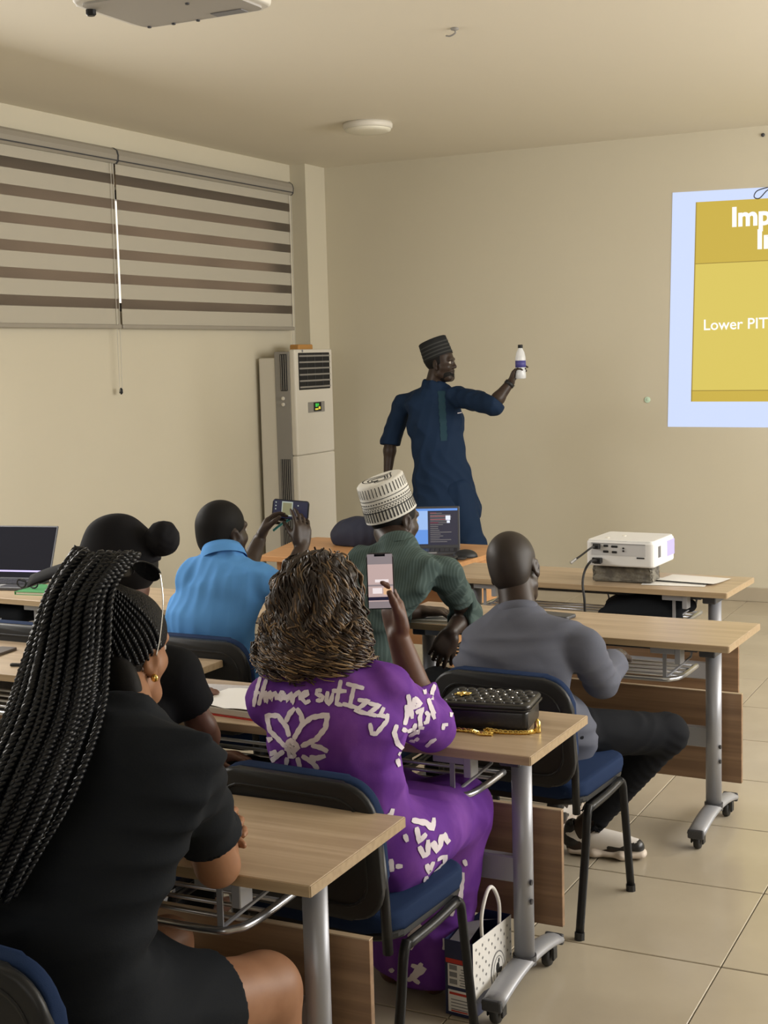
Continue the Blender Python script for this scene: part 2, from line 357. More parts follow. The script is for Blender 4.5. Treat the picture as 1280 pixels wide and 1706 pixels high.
def sdf_mesh(prims, res, disp=None):
    us = [p for p in prims if p[4] == 'u']; pad = res*4+0.012
    lo = np.min([p[1] for p in us], 0)-pad; hi = np.max([p[2] for p in us], 0)+pad
    n = np.ceil((hi-lo)/res).astype(int)+1
    ax = [(lo[i]+np.arange(n[i])*res).astype(np.float32) for i in range(3)]
    G = np.full(n, 0.3, np.float32)
    if disp is not None: prims = [p for p in prims if p[4] == 'u']+['disp']+[p for p in prims if p[4] != 'u']
    for pr_ in prims:
        if pr_ == 'disp':
            I = np.argwhere(np.abs(G) < res*3+0.02); x, y, z = (ax[q][I[:, q]] for q in range(3)); G[I[:, 0], I[:, 1], I[:, 2]] += disp(x, y, z).astype(np.float32); continue
        fn, pl, ph, k, op = pr_
        m = k+res*3+0.008
        i0 = np.clip(np.floor((pl-m-lo)/res).astype(int), 0, n); i1 = np.clip(np.ceil((ph+m-lo)/res).astype(int)+1, 0, n)
        if (i1 <= i0).any(): continue
        sl = tuple(slice(a, b) for a, b in zip(i0, i1))
        d = fn(ax[0][sl[0]][:, None, None], ax[1][sl[1]][None, :, None], ax[2][sl[2]][None, None, :]).astype(np.float32)
        if op == 'u': G[sl] = smooth_min(G[sl], d, k)
        else: G[sl] = -smooth_min(-G[sl], d, k)
    S = G < 0; a, b = slice(0, -1), slice(1, None)
    cnt = sum(S[i, j, l].astype(np.int8) for i in (a, b) for j in (a, b) for l in (a, b))
    act = (cnt > 0) & (cnt < 8); idx = np.full(act.shape, -1, np.int32); C = np.argwhere(act); idx[act] = np.arange(len(C))
    off = np.array([(i, j, l) for i in (0, 1) for j in (0, 1) for l in (0, 1)])
    vals = np.stack([G[C[:, 0]+o[0], C[:, 1]+o[1], C[:, 2]+o[2]] for o in off], 1)
    acc = np.zeros((len(C), 3)); num = np.zeros(len(C))
    for p in range(8):
        for q in range(p+1, 8):
            if np.abs(off[p]-off[q]).sum() != 1: continue
            va, vb = vals[:, p], vals[:, q]; cr = (va < 0) != (vb < 0); t = np.where(cr, va/np.where(cr, va-vb, 1), 0)
            acc += np.where(cr[:, None], off[p]+(off[q]-off[p])*t[:, None], 0); num += cr
    P = lo+(C+acc/num[:, None])*res
    Q = []
    for d in range(3):
        e1, e2 = (d+1) % 3, (d+2) % 3
        s0 = [slice(1, -1)]*3; s0[d] = slice(0, -1); s1 = list(s0); s1[d] = slice(1, None)
        A, B = S[tuple(s0)], S[tuple(s1)]
        E = np.argwhere(A != B); inside = A[E[:, 0], E[:, 1], E[:, 2]]
        base = E.copy(); base[:, e1] += 1; base[:, e2] += 1
        def cell(o1, o2):
            c = base.copy(); c[:, e1] -= o1; c[:, e2] -= o2; return idx[c[:, 0], c[:, 1], c[:, 2]]
        q = np.stack([cell(1, 1), cell(0, 1), cell(0, 0), cell(1, 0)], 1)
        q[~inside] = q[~inside][:, ::-1]; Q.append(q)
    return P, np.concatenate(Q)
def sdf_obj(name, prims, res, m, parent, disp=None, kind=None, local=False):
    P, Q = sdf_mesh(prims, res, disp); base = WO[parent.name] if parent is not None and not local else Vector((0, 0, 0))
    me = bpy.data.meshes.new(name); me.vertices.add(len(P)); me.vertices.foreach_set('co', (P-np.array(base)).astype(np.float32).ravel())
    me.loops.add(Q.size); me.loops.foreach_set('vertex_index', Q.astype(np.int32).ravel()); me.polygons.add(len(Q)); me.polygons.foreach_set('loop_start', np.arange(0, Q.size, 4, dtype=np.int32))
    me.polygons.foreach_set('use_smooth', np.ones(len(Q), bool)); me.materials.append(m); me.update(calc_edges=True)
    o = bpy.data.objects.new(name, me); COL.objects.link(o)
    if parent is not None: o.parent = parent
    WO[o.name] = Vector(base)
    if kind: o['kind'] = kind
    return o, (P, Q)

# head, hand and limb primitives -------------------------------------------------------------
def head_prims(c, F, U, s=1.0, nose=1.0):
    c = V3(c); F = nrm(F); U = nrm(V3(U)-F*(V3(U)@F)); R = np.cross(F, U); B = [R, F, U]
    at = lambda r, f, u: c+(R*r+F*f+U*u)*s
    P = [ell(at(0, -.008, .026), (.077*s, .097*s, .088*s), B, .0), ell(at(0, .028, -.045), (.060*s, .062*s, .078*s), B, .03),
         cap(at(-.02, .066, -.105), at(.02, .066, -.105), .021*s, None, .025), cap(at(-.05, .01, -.075), at(-.02, .06, -.108), .02*s, None, .02), cap(at(.05, .01, -.075), at(.02, .06, -.108), .02*s, None, .02),
         cap(at(-.035, .082, .012), at(.035, .082, .012), .012*s, None, .015),
         ell(at(-.031, .100, -.008), (.017*s, .014*s, .011*s), B, .012, 's'), ell(at(.031, .100, -.008), (.017*s, .014*s, .011*s), B, .012, 's'),
         cap(at(0, .088, .002), at(0, .104*nose, -.036), .007*s, .012*s, .012), ell(at(-.013, .095, -.040), (.010*s, .011*s, .008*s), B, .008), ell(at(.013, .095, -.040), (.010*s, .011*s, .008*s), B, .008),
         ell(at(0, .085, -.062), (.026*s, .014*s, .008*s), B, .006), ell(at(0, .083, -.076), (.023*s, .014*s, .009*s), B, .006), cap(at(-.036, .066, -.036), at(-.05, .035, -.04), .02*s, None, .02), cap(at(.036, .066, -.036), at(.05, .035, -.04), .02*s, None, .02)]
    for sg in (-1, 1):
        e = at(sg*.079, -.004, -.018); Ra = nrm(R*sg+F*-.45)
        Be = [Ra, np.cross(Ra, U), U]
        P += [ell(e, (.008*s, .019*s, .031*s), Be, .008), ell(e+Ra*.009*s+F*.003, (.006*s, .011*s, .019*s), Be, .004, 's'), ell(e-U*.026*s+F*.006*s, (.007*s, .010*s, .011*s), Be, .004)]
    return P, at, B
def hand_prims(w, d, n, side, curl=(.35, .4, .45, .5), spread=.12, thumb=(.7, .35), s=1.0, bend=(.9, .7)):
    """w wrist, d pointing direction, n palm normal (fingers curl towards it), side = thumb direction sign along d x n"""
    w = V3(w); d = nrm(d); n = nrm(V3(n)-d*(V3(n)@d)); t = np.cross(d, n)*side
    P = [ell(w+d*.045*s+t*.002, (.050*s, .040*s, .016*s), [d, t, n], .016), cap(w+d*.02*s+t*.024*s, w+d*.078*s+t*.028*s, .014*s, .0125*s, .012), cap(w+d*.02*s-t*.02*s, w+d*.07*s-t*.027*s, .014*s, .012*s, .012)]
    for i, (o, L, r) in enumerate(((.030, .074, .0088), (.010, .084, .0092), (-.010, .078, .0088), (-.029, .062, .0078))):
        p = w+d*(.086-.003*abs(i-1))*s+t*o*s; a = 0.0; dirb = nrm(d+t*spread*(1.2-i*.9)); a = curl[i]
        seg = (L*.45, L*.31, L*.24); angs = (a, a+curl[i]*bend[0], a+curl[i]*(bend[0]+bend[1])); rr = (r, r*.92, r*.85, r*.7)
        for j in range(3):
            q = p+(dirb*math.cos(angs[j])+n*math.sin(angs[j]))*seg[j]*s
            P.append(cap(p, q, rr[j]*s, rr[j+1]*s, .006 if j == 0 else .004)); p = q
    p0 = w+d*.022*s+t*.022*s; ta, tn = thumb; td = nrm(d*math.cos(ta)+t*math.sin(ta)+n*tn)
    p1 = p0+td*.042*s; td2 = nrm(td+d*.35+n*tn*.5); p2 = p1+td2*.032*s; p3 = p2+nrm(td2+n*tn*.4+d*.2)*.024*s
    P += [cap(p0, p1, .0155*s, .012*s, .012), cap(p1, p2, .0115*s, .0105*s, .004), cap(p2, p3, .0102*s, .008*s, .004)]
    return P
def arm_prims(sh, el, wr, s=1.0, k=.03):
    sh, el, wr = V3(sh), V3(el), V3(wr); m = el+(wr-el)*.28
    return [cap(sh, el, .046*s, .037*s, k), cap(el, m, .039*s, .041*s, .02), cap(m, wr, .041*s, .027*s, .02)]
def leg_prims(h, kn, an, s=1.0):
    h, kn, an = V3(h), V3(kn), V3(an); m = kn+(an-kn)*.3
    return [cap(h, kn, .082*s, .056*s, .04), cap(kn, m, .056*s, .056*s, .02), cap(m, an, .056*s, .036*s, .02)]
def foot_prims(an, d):
    an = V3(an); d = nrm((d[0], d[1], 0)); a0 = V3((an[0], an[1], .035)); return [cap(an, a0-d*.03, .036, .032, .02), cap(a0-d*.03, a0+d*.13, .034, .026, .02), cap(a0+d*.1, a0+d*.18+V3((0, 0, -.008)), .03, .022, .02)]
def torso_secs(J, g=0.0, sw=1.0):
    """loft sections from the pelvis to the base of the neck; g grows the section (cloth)"""
    return [(J['pel'], .158*sw+g, .112+g), (J['wai'], .142*sw+g, .105+g), (J['che'], .156*sw+g, .108+g), (J['upc'], .148*sw+g, .082+g), (J['nek'], .070+g, .060+g)]
def body_prims(J, head=True, s=1.0, legs=True):
    P = [loft(torso_secs(J, -.028, J.get('sw', 1.0)), J['R'], .03)]
    for a in ('l', 'r'):
        P.append(cap(V3(J['upc'])*.6+V3(J['sh'+a])*.4, J['sh'+a], .032, .036, .03)); P += arm_prims(J['sh'+a], J['el'+a], J['wr'+a], J.get('as', 1.0))
        if legs: P += leg_prims(J['hip'+a], J['kn'+a], J['an'+a])+foot_prims(J['an'+a], J.get('toe'+a, J['F']))
    H, at, B = head_prims(J['head'], J['hf'], J.get('hu', (0, 0, 1)), J.get('hs', 1.0))
    P += [cap(J['nek'], at(0, -.022, -.055), .060, .055, .03)]+H
    for a in ('l', 'r'):
        if 'hand'+a in J: P += hand_prims(J['wr'+a], **J['hand'+a])
    return P, at, B
def shirt_prims(J, g=.010, sleeve=.55, sr=(.058, .054), hem=None, collar=.03, long_=None, hemflare=0.0):
    sw = J.get('sw', 1.0)
    S = torso_secs(J, g, sw)
    S[-1] = (V3(J['nek'])-nrm(V3(J['nek'])-V3(J['upc']))*.022, .070+g, .058+g)
    P = [loft(S, J['R'], .03)]
    if hem is not None: P.append(loft([(J['pel'], .158*sw+g, .112+g), (hem, .165*sw+g+hemflare, .118+g+hemflare*.6)], J['R'], .04))
    up = nrm(V3(J['nek'])-V3(J['upc']))
    for a in ('l', 'r'):
        sh, el, wr = V3(J['sh'+a]), V3(J['el'+a]), V3(J['wr'+a])
        P.append(cap(V3(J['nek'])*.8+sh*.2-up*.035, sh, .036+g, sr[0]*.92, .03))
        if long_ is None or a not in long_:
            e = sh+(el-sh)*sleeve; dd = nrm(el-sh); P.append(cap(sh, e+dd*.03, sr[0], sr[1], .03))
            P.append(cut(e, dd, .14)); P.append(cap(e-dd*.03, e+dd*.06, sr[1]-.013, None, .002, 's'))
        else:
            f = long_[a]; e = el+(wr-el)*f; dd = nrm(wr-el); P.append(cap(sh, el, sr[0], sr[1], .03)); P.append(cap(el, e+dd*.03, sr[1], sr[1]*.9, .02))
            P.append(cut(e, dd, .11)); P.append(cap(e-dd*.03, e+dd*.06, sr[1]*.9-.012, None, .002, 's'))
    n = V3(J['nek'])
    if collar: P.append(cap(n, n+up*collar, .069+.004, .066, .02)); P.append(cap(n+up*(collar*.6), n+up*(collar+.1), .060, None, .006, 's')); P.append(cut(n+up*collar, up, .12))
    return P
def eyes(person, at, B, s=1.0):
    for sg in (-1, 1):
        c = at(sg*.031, .0795, -.008); e = obj('eye', ico(c, .0112*s, 2), M['eye_white'], person, True, True)
        d = c+np.array(B[1])*.0075*s; obj('iris', ico(d, .0058*s, 1), M['iris'], e, True, True)
def ribbon(pts, width, target, direction, lift=.0015, step=.006, taper=True):
    """paint stroke: a band along a polyline, laid onto a surface along 'direction'"""
    P = [Vector(p) for p in pts]; out = []
    for a, b in zip(P[:-1], P[1:]):
        n = max(1, int((b-a).length/step))
        out += [a+(b-a)*(k/n) for k in range(n)]
    out.append(P[-1]); D = Vector(direction).normalized(); V, F = [], []
    prev = None
    for i, p in enumerate(out):
        t = (out[min(i+1, len(out)-1)]-out[max(i-1, 0)]).normalized(); s = t.cross(D).normalized(); row = []
        w = width*(.5 if not taper else (.32+.18*min(1, min(i, len(out)-1-i)/1.5)))*(1+.12*math.sin(i*1.7))
        for u in (-1, 0, 1):
            o = p+s*(u*w)
            hit = target.ray_cast(o-D*.6, D, 1.2)
            if hit[0] is None: row = None; break
            row.append(hit[0]+(hit[1] if hit[1].dot(D) < 0 else -hit[1])*lift)
        if row is None: prev = None; continue
        if prev is not None and (row[1]-prev[1]).length < .05:
            k = len(V); V += [tuple(q) for q in prev]+[tuple(q) for q in row]; F += [(k, k+1, k+4, k+3), (k+1, k+2, k+5, k+4)]
        prev = row
    return V, F
def bvh(pq): return BVHTree.FromPolygons([tuple(p) for p in pq[0]], [tuple(int(i) for i in q) for q in pq[1]])

def collar_band(shirt, J, r0, r1, h, m, fold=0.0, name='collar'):
    """stand collar (fold > 0: with a turned-down leaf) round the neck"""
    n0 = V3(J['nek']); ax = nrm(V3(J['head'])-n0-nrm(J['hf'])*.02+V3((0, 0, .03))); R = nrm(np.cross(J['F'], ax)); F = np.cross(ax, R); V, Fc = [], []
    prof = [(r0, -.015), (r0-.002, h*.5), (r1, h)]
    if fold: prof = [(r0+.016, -fold+.01), (r0+.010, h*.4), (r1+.004, h), (r1-.003, h-.003), (r0-.006, 0)]
    else: prof += [(r1-.005, h), (r0-.007, -.01)]
    n = 40
    for r, z in prof:
        for k in range(n): a = 2*PI*k/n; V.append(tuple(n0+R*math.cos(a)*r*1.03+F*math.sin(a)*r*.98+ax*(z-.012*math.sin(a))))
    for i in range(len(prof)-1):
        for k in range(n): Fc.append((i*n+k, i*n+(k+1) % n, (i+1)*n+(k+1) % n, (i+1)*n+k))
    return obj(name, (V, Fc), m, shirt, True, True)

# ------------------------------------------------------------------ room shell
H = 3.276
def struct(name, geo, m, parent=None, smooth=False):
    o = obj(name, geo, m, parent, True, smooth)
    if parent is None: o['kind'] = 'structure'
    return o
WY0, WY1, WZ0, WZ1 = -4.75, -.66, 2.12, 2.90
wl = struct('wall_left', join(box((-.1, -6.5, WZ0/2), (.2, 13.4, WZ0)), box((-.1, -6.5, (WZ1+H+.1)/2), (.2, 13.4, H+.1-WZ1)),
     box((-.1, (WY1+.2)/2, (WZ0+WZ1)/2), (.2, .2-WY1, WZ1-WZ0)), box((-.1, (WY0-13.2)/2, (WZ0+WZ1)/2), (.2, 13.2+WY0, WZ1-WZ0))), M['wall'])
struct('wall_back', box((4.0, .1, (H+.1)/2), (8.4, .2, H+.1)), M['wall'])
struct('wall_right', box((8.1, -6.5, (H+.1)/2), (.2, 13.4, H+.1)), M['wall'])
struct('wall_rear', box((4.0, -13.1, (H+.1)/2), (8.4, .2, H+.1)), M['wall'])
struct('trim_1', box((.068, -.155, H/2), (.136, .31, H)), M['wall'])                 # the pier that fills the left corner
struct('ceiling', box((4.0, -6.5, H+.05), (8.4, 13.4, .1)), M['ceiling'])
fl = struct('floor', box((4.0, -6.5, -.06), (8.4, 13.4, .1)), M['grout'])
tile_me = mesh_from('tile', *box((0, 0, 0), (.5965, .5965, .02), .0018, 1), M['tile'])
for i in range(13):
    for j in range(21):
        x, y = 4.64+.6*(i-7)+.3, -5.37+.603*(j-11)+.3
        if not (.0 < x < 7.9 and -12.9 < y < 0): continue
        o = bpy.data.objects.new('tile', tile_me); COL.objects.link(o); o.parent = fl; o.location = (x, y, -.0098+random.uniform(-.0002, .0002)); o.rotation_euler = (random.uniform(-.0006, .0006), random.uniform(-.0006, .0006), 0)
bb = struct('baseboard_back', box((4.0, -.006, .0485), (7.8, .006, .094)), M['grout'])
for i in range(14):
    o = obj('skirting_tile', box((.14+.3+.6*i-.0, -.0095, .05), (.594, .017, .098), .002), M['tile'], bb, True)
    if i == 12: break
bl = struct('baseboard_left', box((.006, -6.6, .0485), (.006, 12.4, .094)), M['grout'])
for i in range(20): obj('skirting_tile', box((.0095, -.62-.6*i, .05), (.017, .594, .098), .002), M['tile'], bl, True)
# the window behind the blinds
win = struct('window_1', join(box((-.11, (WY0+WY1)/2, WZ0+.03), (.06, WY1-WY0, .06)), box((-.11, (WY0+WY1)/2, WZ1-.03), (.06, WY1-WY0, .06)), box((-.11, WY0+.03, (WZ0+WZ1)/2), (.06, .06, WZ1-WZ0)), box((-.11, WY1-.03, (WZ0+WZ1)/2), (.06, .06, WZ1-WZ0))), M['dark_metal'])
for y in (-1.55, -2.58, -3.65): obj('mullion', box((-.11, y, (WZ0+WZ1)/2), (.05, .045, WZ1-WZ0-.12)), M['dark_metal'], win, True)
for a, b in ((WY0+.06, -3.68), (-3.62, -2.61), (-2.55, -1.58), (-1.52, WY1-.06)): obj('pane', box((-.115, (a+b)/2, (WZ0+WZ1)/2), (.006, b-a-.004, WZ1-WZ0-.122)), M['glass'], win, True)

# ------------------------------------------------------------------ zebra blinds
def blind(y0, y1, ztop, label, cord_y):
    t = thing('roller_blind', label, 'window blind', (0, (y0+y1)/2, 2.0), 0, 'zebra blinds over the left window')
    prof = [(.004, 3.035), (.07, 3.035), (.084, 3.05), (.088, 3.085), (.078, 3.115), (.055, 3.132), (.004, 3.135)]
    v, f = prism([(p[0], p[1]) for p in prof], y0, y1); obj('cassette', ([(p[0], p[2], p[1]) for p in v], [q[::-1] for q in f]), M['blind_case'], t, True)
    for e in (y0-.002, y1+.002): v, f = prism([(p[0]*1.03, 3.085+(p[1]-3.085)*1.05) for p in prof], e-.004, e+.004); obj('end_cap', ([(p[0], p[2], p[1]) for p in v], [q[::-1] for q in f]), M['dark_metal'], t, True)
    obj('cassette_seam', box((.087, (y0+y1)/2, 3.052), (.006, y1-y0, .007)), M['dark_metal'], t, True)
    zs = [2.94, 2.785, 2.63, 2.475, 2.32, 2.165]; w = .031
    edges = [3.04]+[q for z in zs for q in (z+w, z-w)]+[2.03]
    for i in range(0, len(edges), 2): obj('solid_band', box((.052, (y0+y1)/2, (edges[i]+edges[i+1])/2), (.0015, y1-y0-.012, edges[i]-edges[i+1])), M['blind_solid'], t, True)
    for z in zs: obj('sheer_band', box((.052, (y0+y1)/2, z), (.0006, y1-y0-.012, 2*w)), M['sheer'], t, True)
    obj('bottom_rail', box((.052, (y0+y1)/2, 2.022), (.022, y1-y0, .028), .006, 2), M['blind_case'], t, True)
    zb = 1.62
    pts = spline([(.065, cord_y-.012, 3.05), (.062, cord_y-.014, 2.4), (.055, cord_y-.012, zb+.05), (.055, cord_y, zb), (.055, cord_y+.014, zb+.05), (.062, cord_y+.016, 2.4), (.065, cord_y+.014, 3.05)], 6)
    obj('pull_cord', tube(pts, .0022, 5), M['off_white'], t, True)
    obj('cord_weight', lathe([(.003, .02), (.011, .012), (.012, -.012), (.004, -.022)], 10, (.055, cord_y, zb-.005)), M['black_plastic'], t, True, True)
blind(-2.585, -.415, 3.135, 'grey beige zebra roller blind nearest the back corner', -.425)
blind(-4.80, -2.596, 3.135, 'grey beige zebra roller blind at the left edge, pull cord hanging at its right end', -2.63)

# ------------------------------------------------------------------ projected slide on the back wall
sl = thing('projected_slide', 'bright gold and white slide projected on the back wall', 'projection', (3.9, 0, 1.23))
def pl(pts, t0, t1, name, m): return obj(name, plate(pts, t0, t1, 'xz'), M[m], sl, True)
pl([(2.875, 1.234), (5.05, 1.215), (5.05, 2.835), (2.917, 2.876)][::-1], .001, .003, 'white_border', 'e_white')
pl([(3.044, 1.412), (4.88, 1.395), (4.88, 2.765), (3.082, 2.798)][::-1], .0032, .0045, 'table_body', 'e_yellow')
pl([(3.0715, 2.373), (4.88, 2.36), (4.88, 2.765), (3.082, 2.798)][::-1], .0047, .006, 'table_header', 'e_gold')
pl([(3.044, 1.412), (4.88, 1.395), (4.88, 1.475), (3.045, 1.488)][::-1], .0047, .006, 'table_footer', 'e_gold')
pl([(3.0712, 2.371), (4.88, 2.358), (4.88, 2.364), (3.0714, 2.377)][::-1], .0062, .0068, 'rule_line', 'e_line')
pl([(3.045, 1.486), (4.88, 1.473), (4.88, 1.479), (3.045, 1.492)][::-1], .0062, .0068, 'rule_line', 'e_line')
pl([(3.044, 1.412), (3.052, 1.412), (3.090, 2.797), (3.082, 2.798)][::-1], .0062, .0068, 'rule_line', 'e_line')
def wall_text(s, size, x, z, bold):
    g = text_geo(s, size, bold); v = [(x+p[0], -.0085, z+p[1]) for p in g[0]]
    obj('slide_text', (v, g[1]), M['e_text'], sl, True)
a = (3.327, 0, 2.617)
wall_text('Imp', .180, a[0], a[2], .0065)
a = (3.5, 0, 2.456)
wall_text('In', .180, a[0], a[2], .0065)
a = (3.131, 0, 1.912)
wall_text('Lower PIT', .105, a[0], a[2], .001)
wire = thing('wall_wire', 'thin dark wire loop hanging over the top edge of the slide', 'wire', (3.505, -0.01, 2.835))
obj('wire', tube(spline([(3.578, -0.012, 2.861), (3.505, -0.012, 2.843), (3.485, -0.012, 2.804), (3.521, -0.012, 2.793), (3.578, -0.012, 2.845), (3.626, -0.012, 2.834)], 6), .004, 5), M['dark_metal'], wire, True, True)
tag(obj('wall_nail', lathe([(.003, 0), (.013, .004), (.013, .010), (.004, .014)], 10), M['dark_metal']), 'small dark nail high on the back wall above the slide', 'nail')
n = bpy.data.objects['wall_nail']; n.location = (3.542, -0.001, 3.213); n.rotation_euler = (PI/2, 0, 0)
tag(obj('wall_disc', join(lathe([(.022, 0), (.022, .004), (.018, .006)], 16), lathe([(.010, .006), (.010, .009), (.006, .010)], 10, (.004, .002, 0))), mat('pale_green_disc', (.55, .72, .58), .4)), 'small pale green round spot on the back wall left of the slide', 'disc')  # small raised pale green disc on the wall
n = bpy.data.objects['wall_disc']; n.location = (2.727, -0.001, 1.428); n.rotation_euler = (PI/2, 0, 0)

# ------------------------------------------------------------------ ceiling fittings
lt = thing('ceiling_light', 'round white ceiling light mounted near the back wall', 'ceiling light', (1.39, -1.69, H))
obj('base_ring', lathe([(.155, 0), (.160, -.012), (.158, -.032), (.150, -.040)], 40, (1.39, -1.69, H)), M['white_plastic'], lt, True, True)
obj('diffuser', lathe([(.148, -.036), (.146, -.050), (.125, -.058), (.06, -.062), (.001, -.063)], 40, (1.39, -1.69, H)), mat('frosted_diffuser', (.72, .69, .58), .35), lt, True, True)
hk = thing('ceiling_hook', 'small pale hook on the ceiling', 'hook', (2.913, -3.781, H))
obj('hook', join(lathe([(.02, 0), (.018, -.008), (.006, -.012)], 12, (2.913, -3.781, H)), tube(spline([(2.913, -3.781, H-.008), (2.915, -3.781, H-.022), (2.885, -3.77, H-.03), (2.86, -3.76, H-.024)], 5), .004, 6)), M['grey_plastic'], hk, True, True)
pj = thing('ceiling_projector', 'grey projector hung under the ceiling, seen from below', 'projector', (3.33, -6.65, 2.75))
pc = rrect(.45, .36, .05, 6, 3.300, -6.60)
body = prism(pc, 2.75, 2.86, .012, 3); obj('housing', body, M['white_plastic'], pj, True, True)
obj('base_plate', prism(rrect(.40, .31, .03, 5, 3.300, -6.60), 2.744, 2.752), mat('light_grey_plastic', (.42, .40, .37), .5), pj, True)
obj('rating_label', box((3.40, -6.475, 2.7425), (.10, .035, .002)), M['grey_print'], pj, True)
for x, y in ((3.12, -6.46), (3.20, -6.455), (3.28, -6.45), (3.36, -6.62)): obj('screw', lathe([(.006, 0), (.006, -.004), (.003, -.005)], 8, (x, y, 2.744)), M['dark_metal'], pj, True)
obj('adjusting_foot', lathe([(.008, 0), (.014, -.004), (.014, -.016), (.010, -.020)], 12, (3.10, -6.70, 2.748)), M['black_plastic'], pj, True)
obj('mount_pole', tube([(3.300, -6.60, 2.85), (3.300, -6.60, H-.01)], .02, 12), M['white_plastic'], pj, True)
obj('mount_plate', lathe([(.07, 0), (.07, -.012), (.03, -.02)], 20, (3.300, -6.60, H)), M['white_plastic'], pj, True)

# ------------------------------------------------------------------ floor-standing air conditioner
ac = thing('air_conditioner', 'tall white floor-standing air conditioner in the back left corner', 'air conditioner', (.2, -.64, 0))
AY0, AY1 = -.925, -.352
obj('cabinet_back', box((.105, (AY0+AY1)/2, .90), (.15, AY1-AY0-.01, 1.80), .012, 2), M['white_plastic'], ac, True)
obj('side_strip', box((.235, (AY0+AY1)/2, .922), (.13, AY1-AY0, 1.844), .006, 2), M['grey_plastic'], ac, True)
obj('front_panel', box((.322, (AY0+AY1)/2, 1.4665), (.05, AY1-AY0, .783), .012, 2), M['white_plastic'], ac, True)
obj('lower_panel', box((.322, (AY0+AY1)/2, .537), (.05, AY1-AY0, 1.074), .012, 2), M['white_plastic'], ac, True)
vy0, vy1, vz0, vz1 = -.875, -.40, 1.558, 1.832
vent = obj('outlet_vent', box((.345, (vy0+vy1)/2, (vz0+vz1)/2), (.012, vy1-vy0, vz1-vz0), .004), M['dark_hole'], ac, True)
for k in range(6):
    z = vz0+.02+k*(vz1-vz0-.03)/5.3
    obj('louvre', box((.353, (vy0+vy1)/2, z), (.012, vy1-vy0-.012, .013), .003), M['grey_plastic'], vent, True)
for k in range(3): obj('louvre_rib', box((.3525, vy0+(vy1-vy0)*(.25+.25*k), (vz0+vz1)/2), (.004, .006, vz1-vz0-.02)), M['dark_metal'], vent, True)
dp = obj('display_panel', box((.3475, -.625, 1.424), (.008, .250, .078), .002), M['grey_plastic'], ac, True)
obj('screen', box((.352, -.615, 1.426), (.003, .115, .066)), M['dark_hole'], dp, True)
obj('lit_digit', join(box((.354, -.633, 1.438), (.002, .03, .026)), box((.354, -.605, 1.441), (.002, .016, .018))), M['e_green'], dp, True)
obj('lit_bar', join(box((.354, -.630, 1.408), (.002, .045, .012)), box((.354, -.587, 1.416), (.002, .026, .02))), M['e_amber'], dp, True)
obj('emblem', join(lathe([(.010, 0), (.010, .002)], 12, (0, 0, 0))), M['grey_print'], ac, False).matrix_local = Matrix.Translation((.1475, -.17, 1.845)) @ Matrix.Rotation(PI/2, 4, 'Y')
for zz, n in ((1.69, 3),): 
    sv = obj('side_vent', box((.25, AY0-.001, zz), (.055, .006, .27)), M['dark_hole'], ac, True)
    for k in range(3): obj('slot_bar', box((.232+.018*k, AY0-.005, zz), (.005, .004, .26)), M['grey_plastic'], sv, True)
sv = obj('side_vent', box((.24, AY0-.001, .55), (.08, .006, 1.0)), M['dark_hole'], ac, True)
for k in range(5): obj('slot_bar', box((.208+.016*k, AY0-.005, .55), (.005, .004, 1.0)), M['grey_plastic'], sv, True)
for z in (1.455, 1.50): obj('side_knob', lathe([(.014, 0), (.014, .008), (.008, .012)], 12), M['white_plastic'], ac, False).matrix_local = Matrix.Translation((.04, AY0+.64-.002, z)) @ Matrix.Rotation(PI/2, 4, 'X')
hb = thing('wooden_block', 'small honey coloured wooden block on top of the air conditioner', 'block', (.16, -.56, 1.844))
obj('block', box((.22, -.60, 1.870), (.08, .22, .052), .010, 2), M['brown_wood'], hb, True)

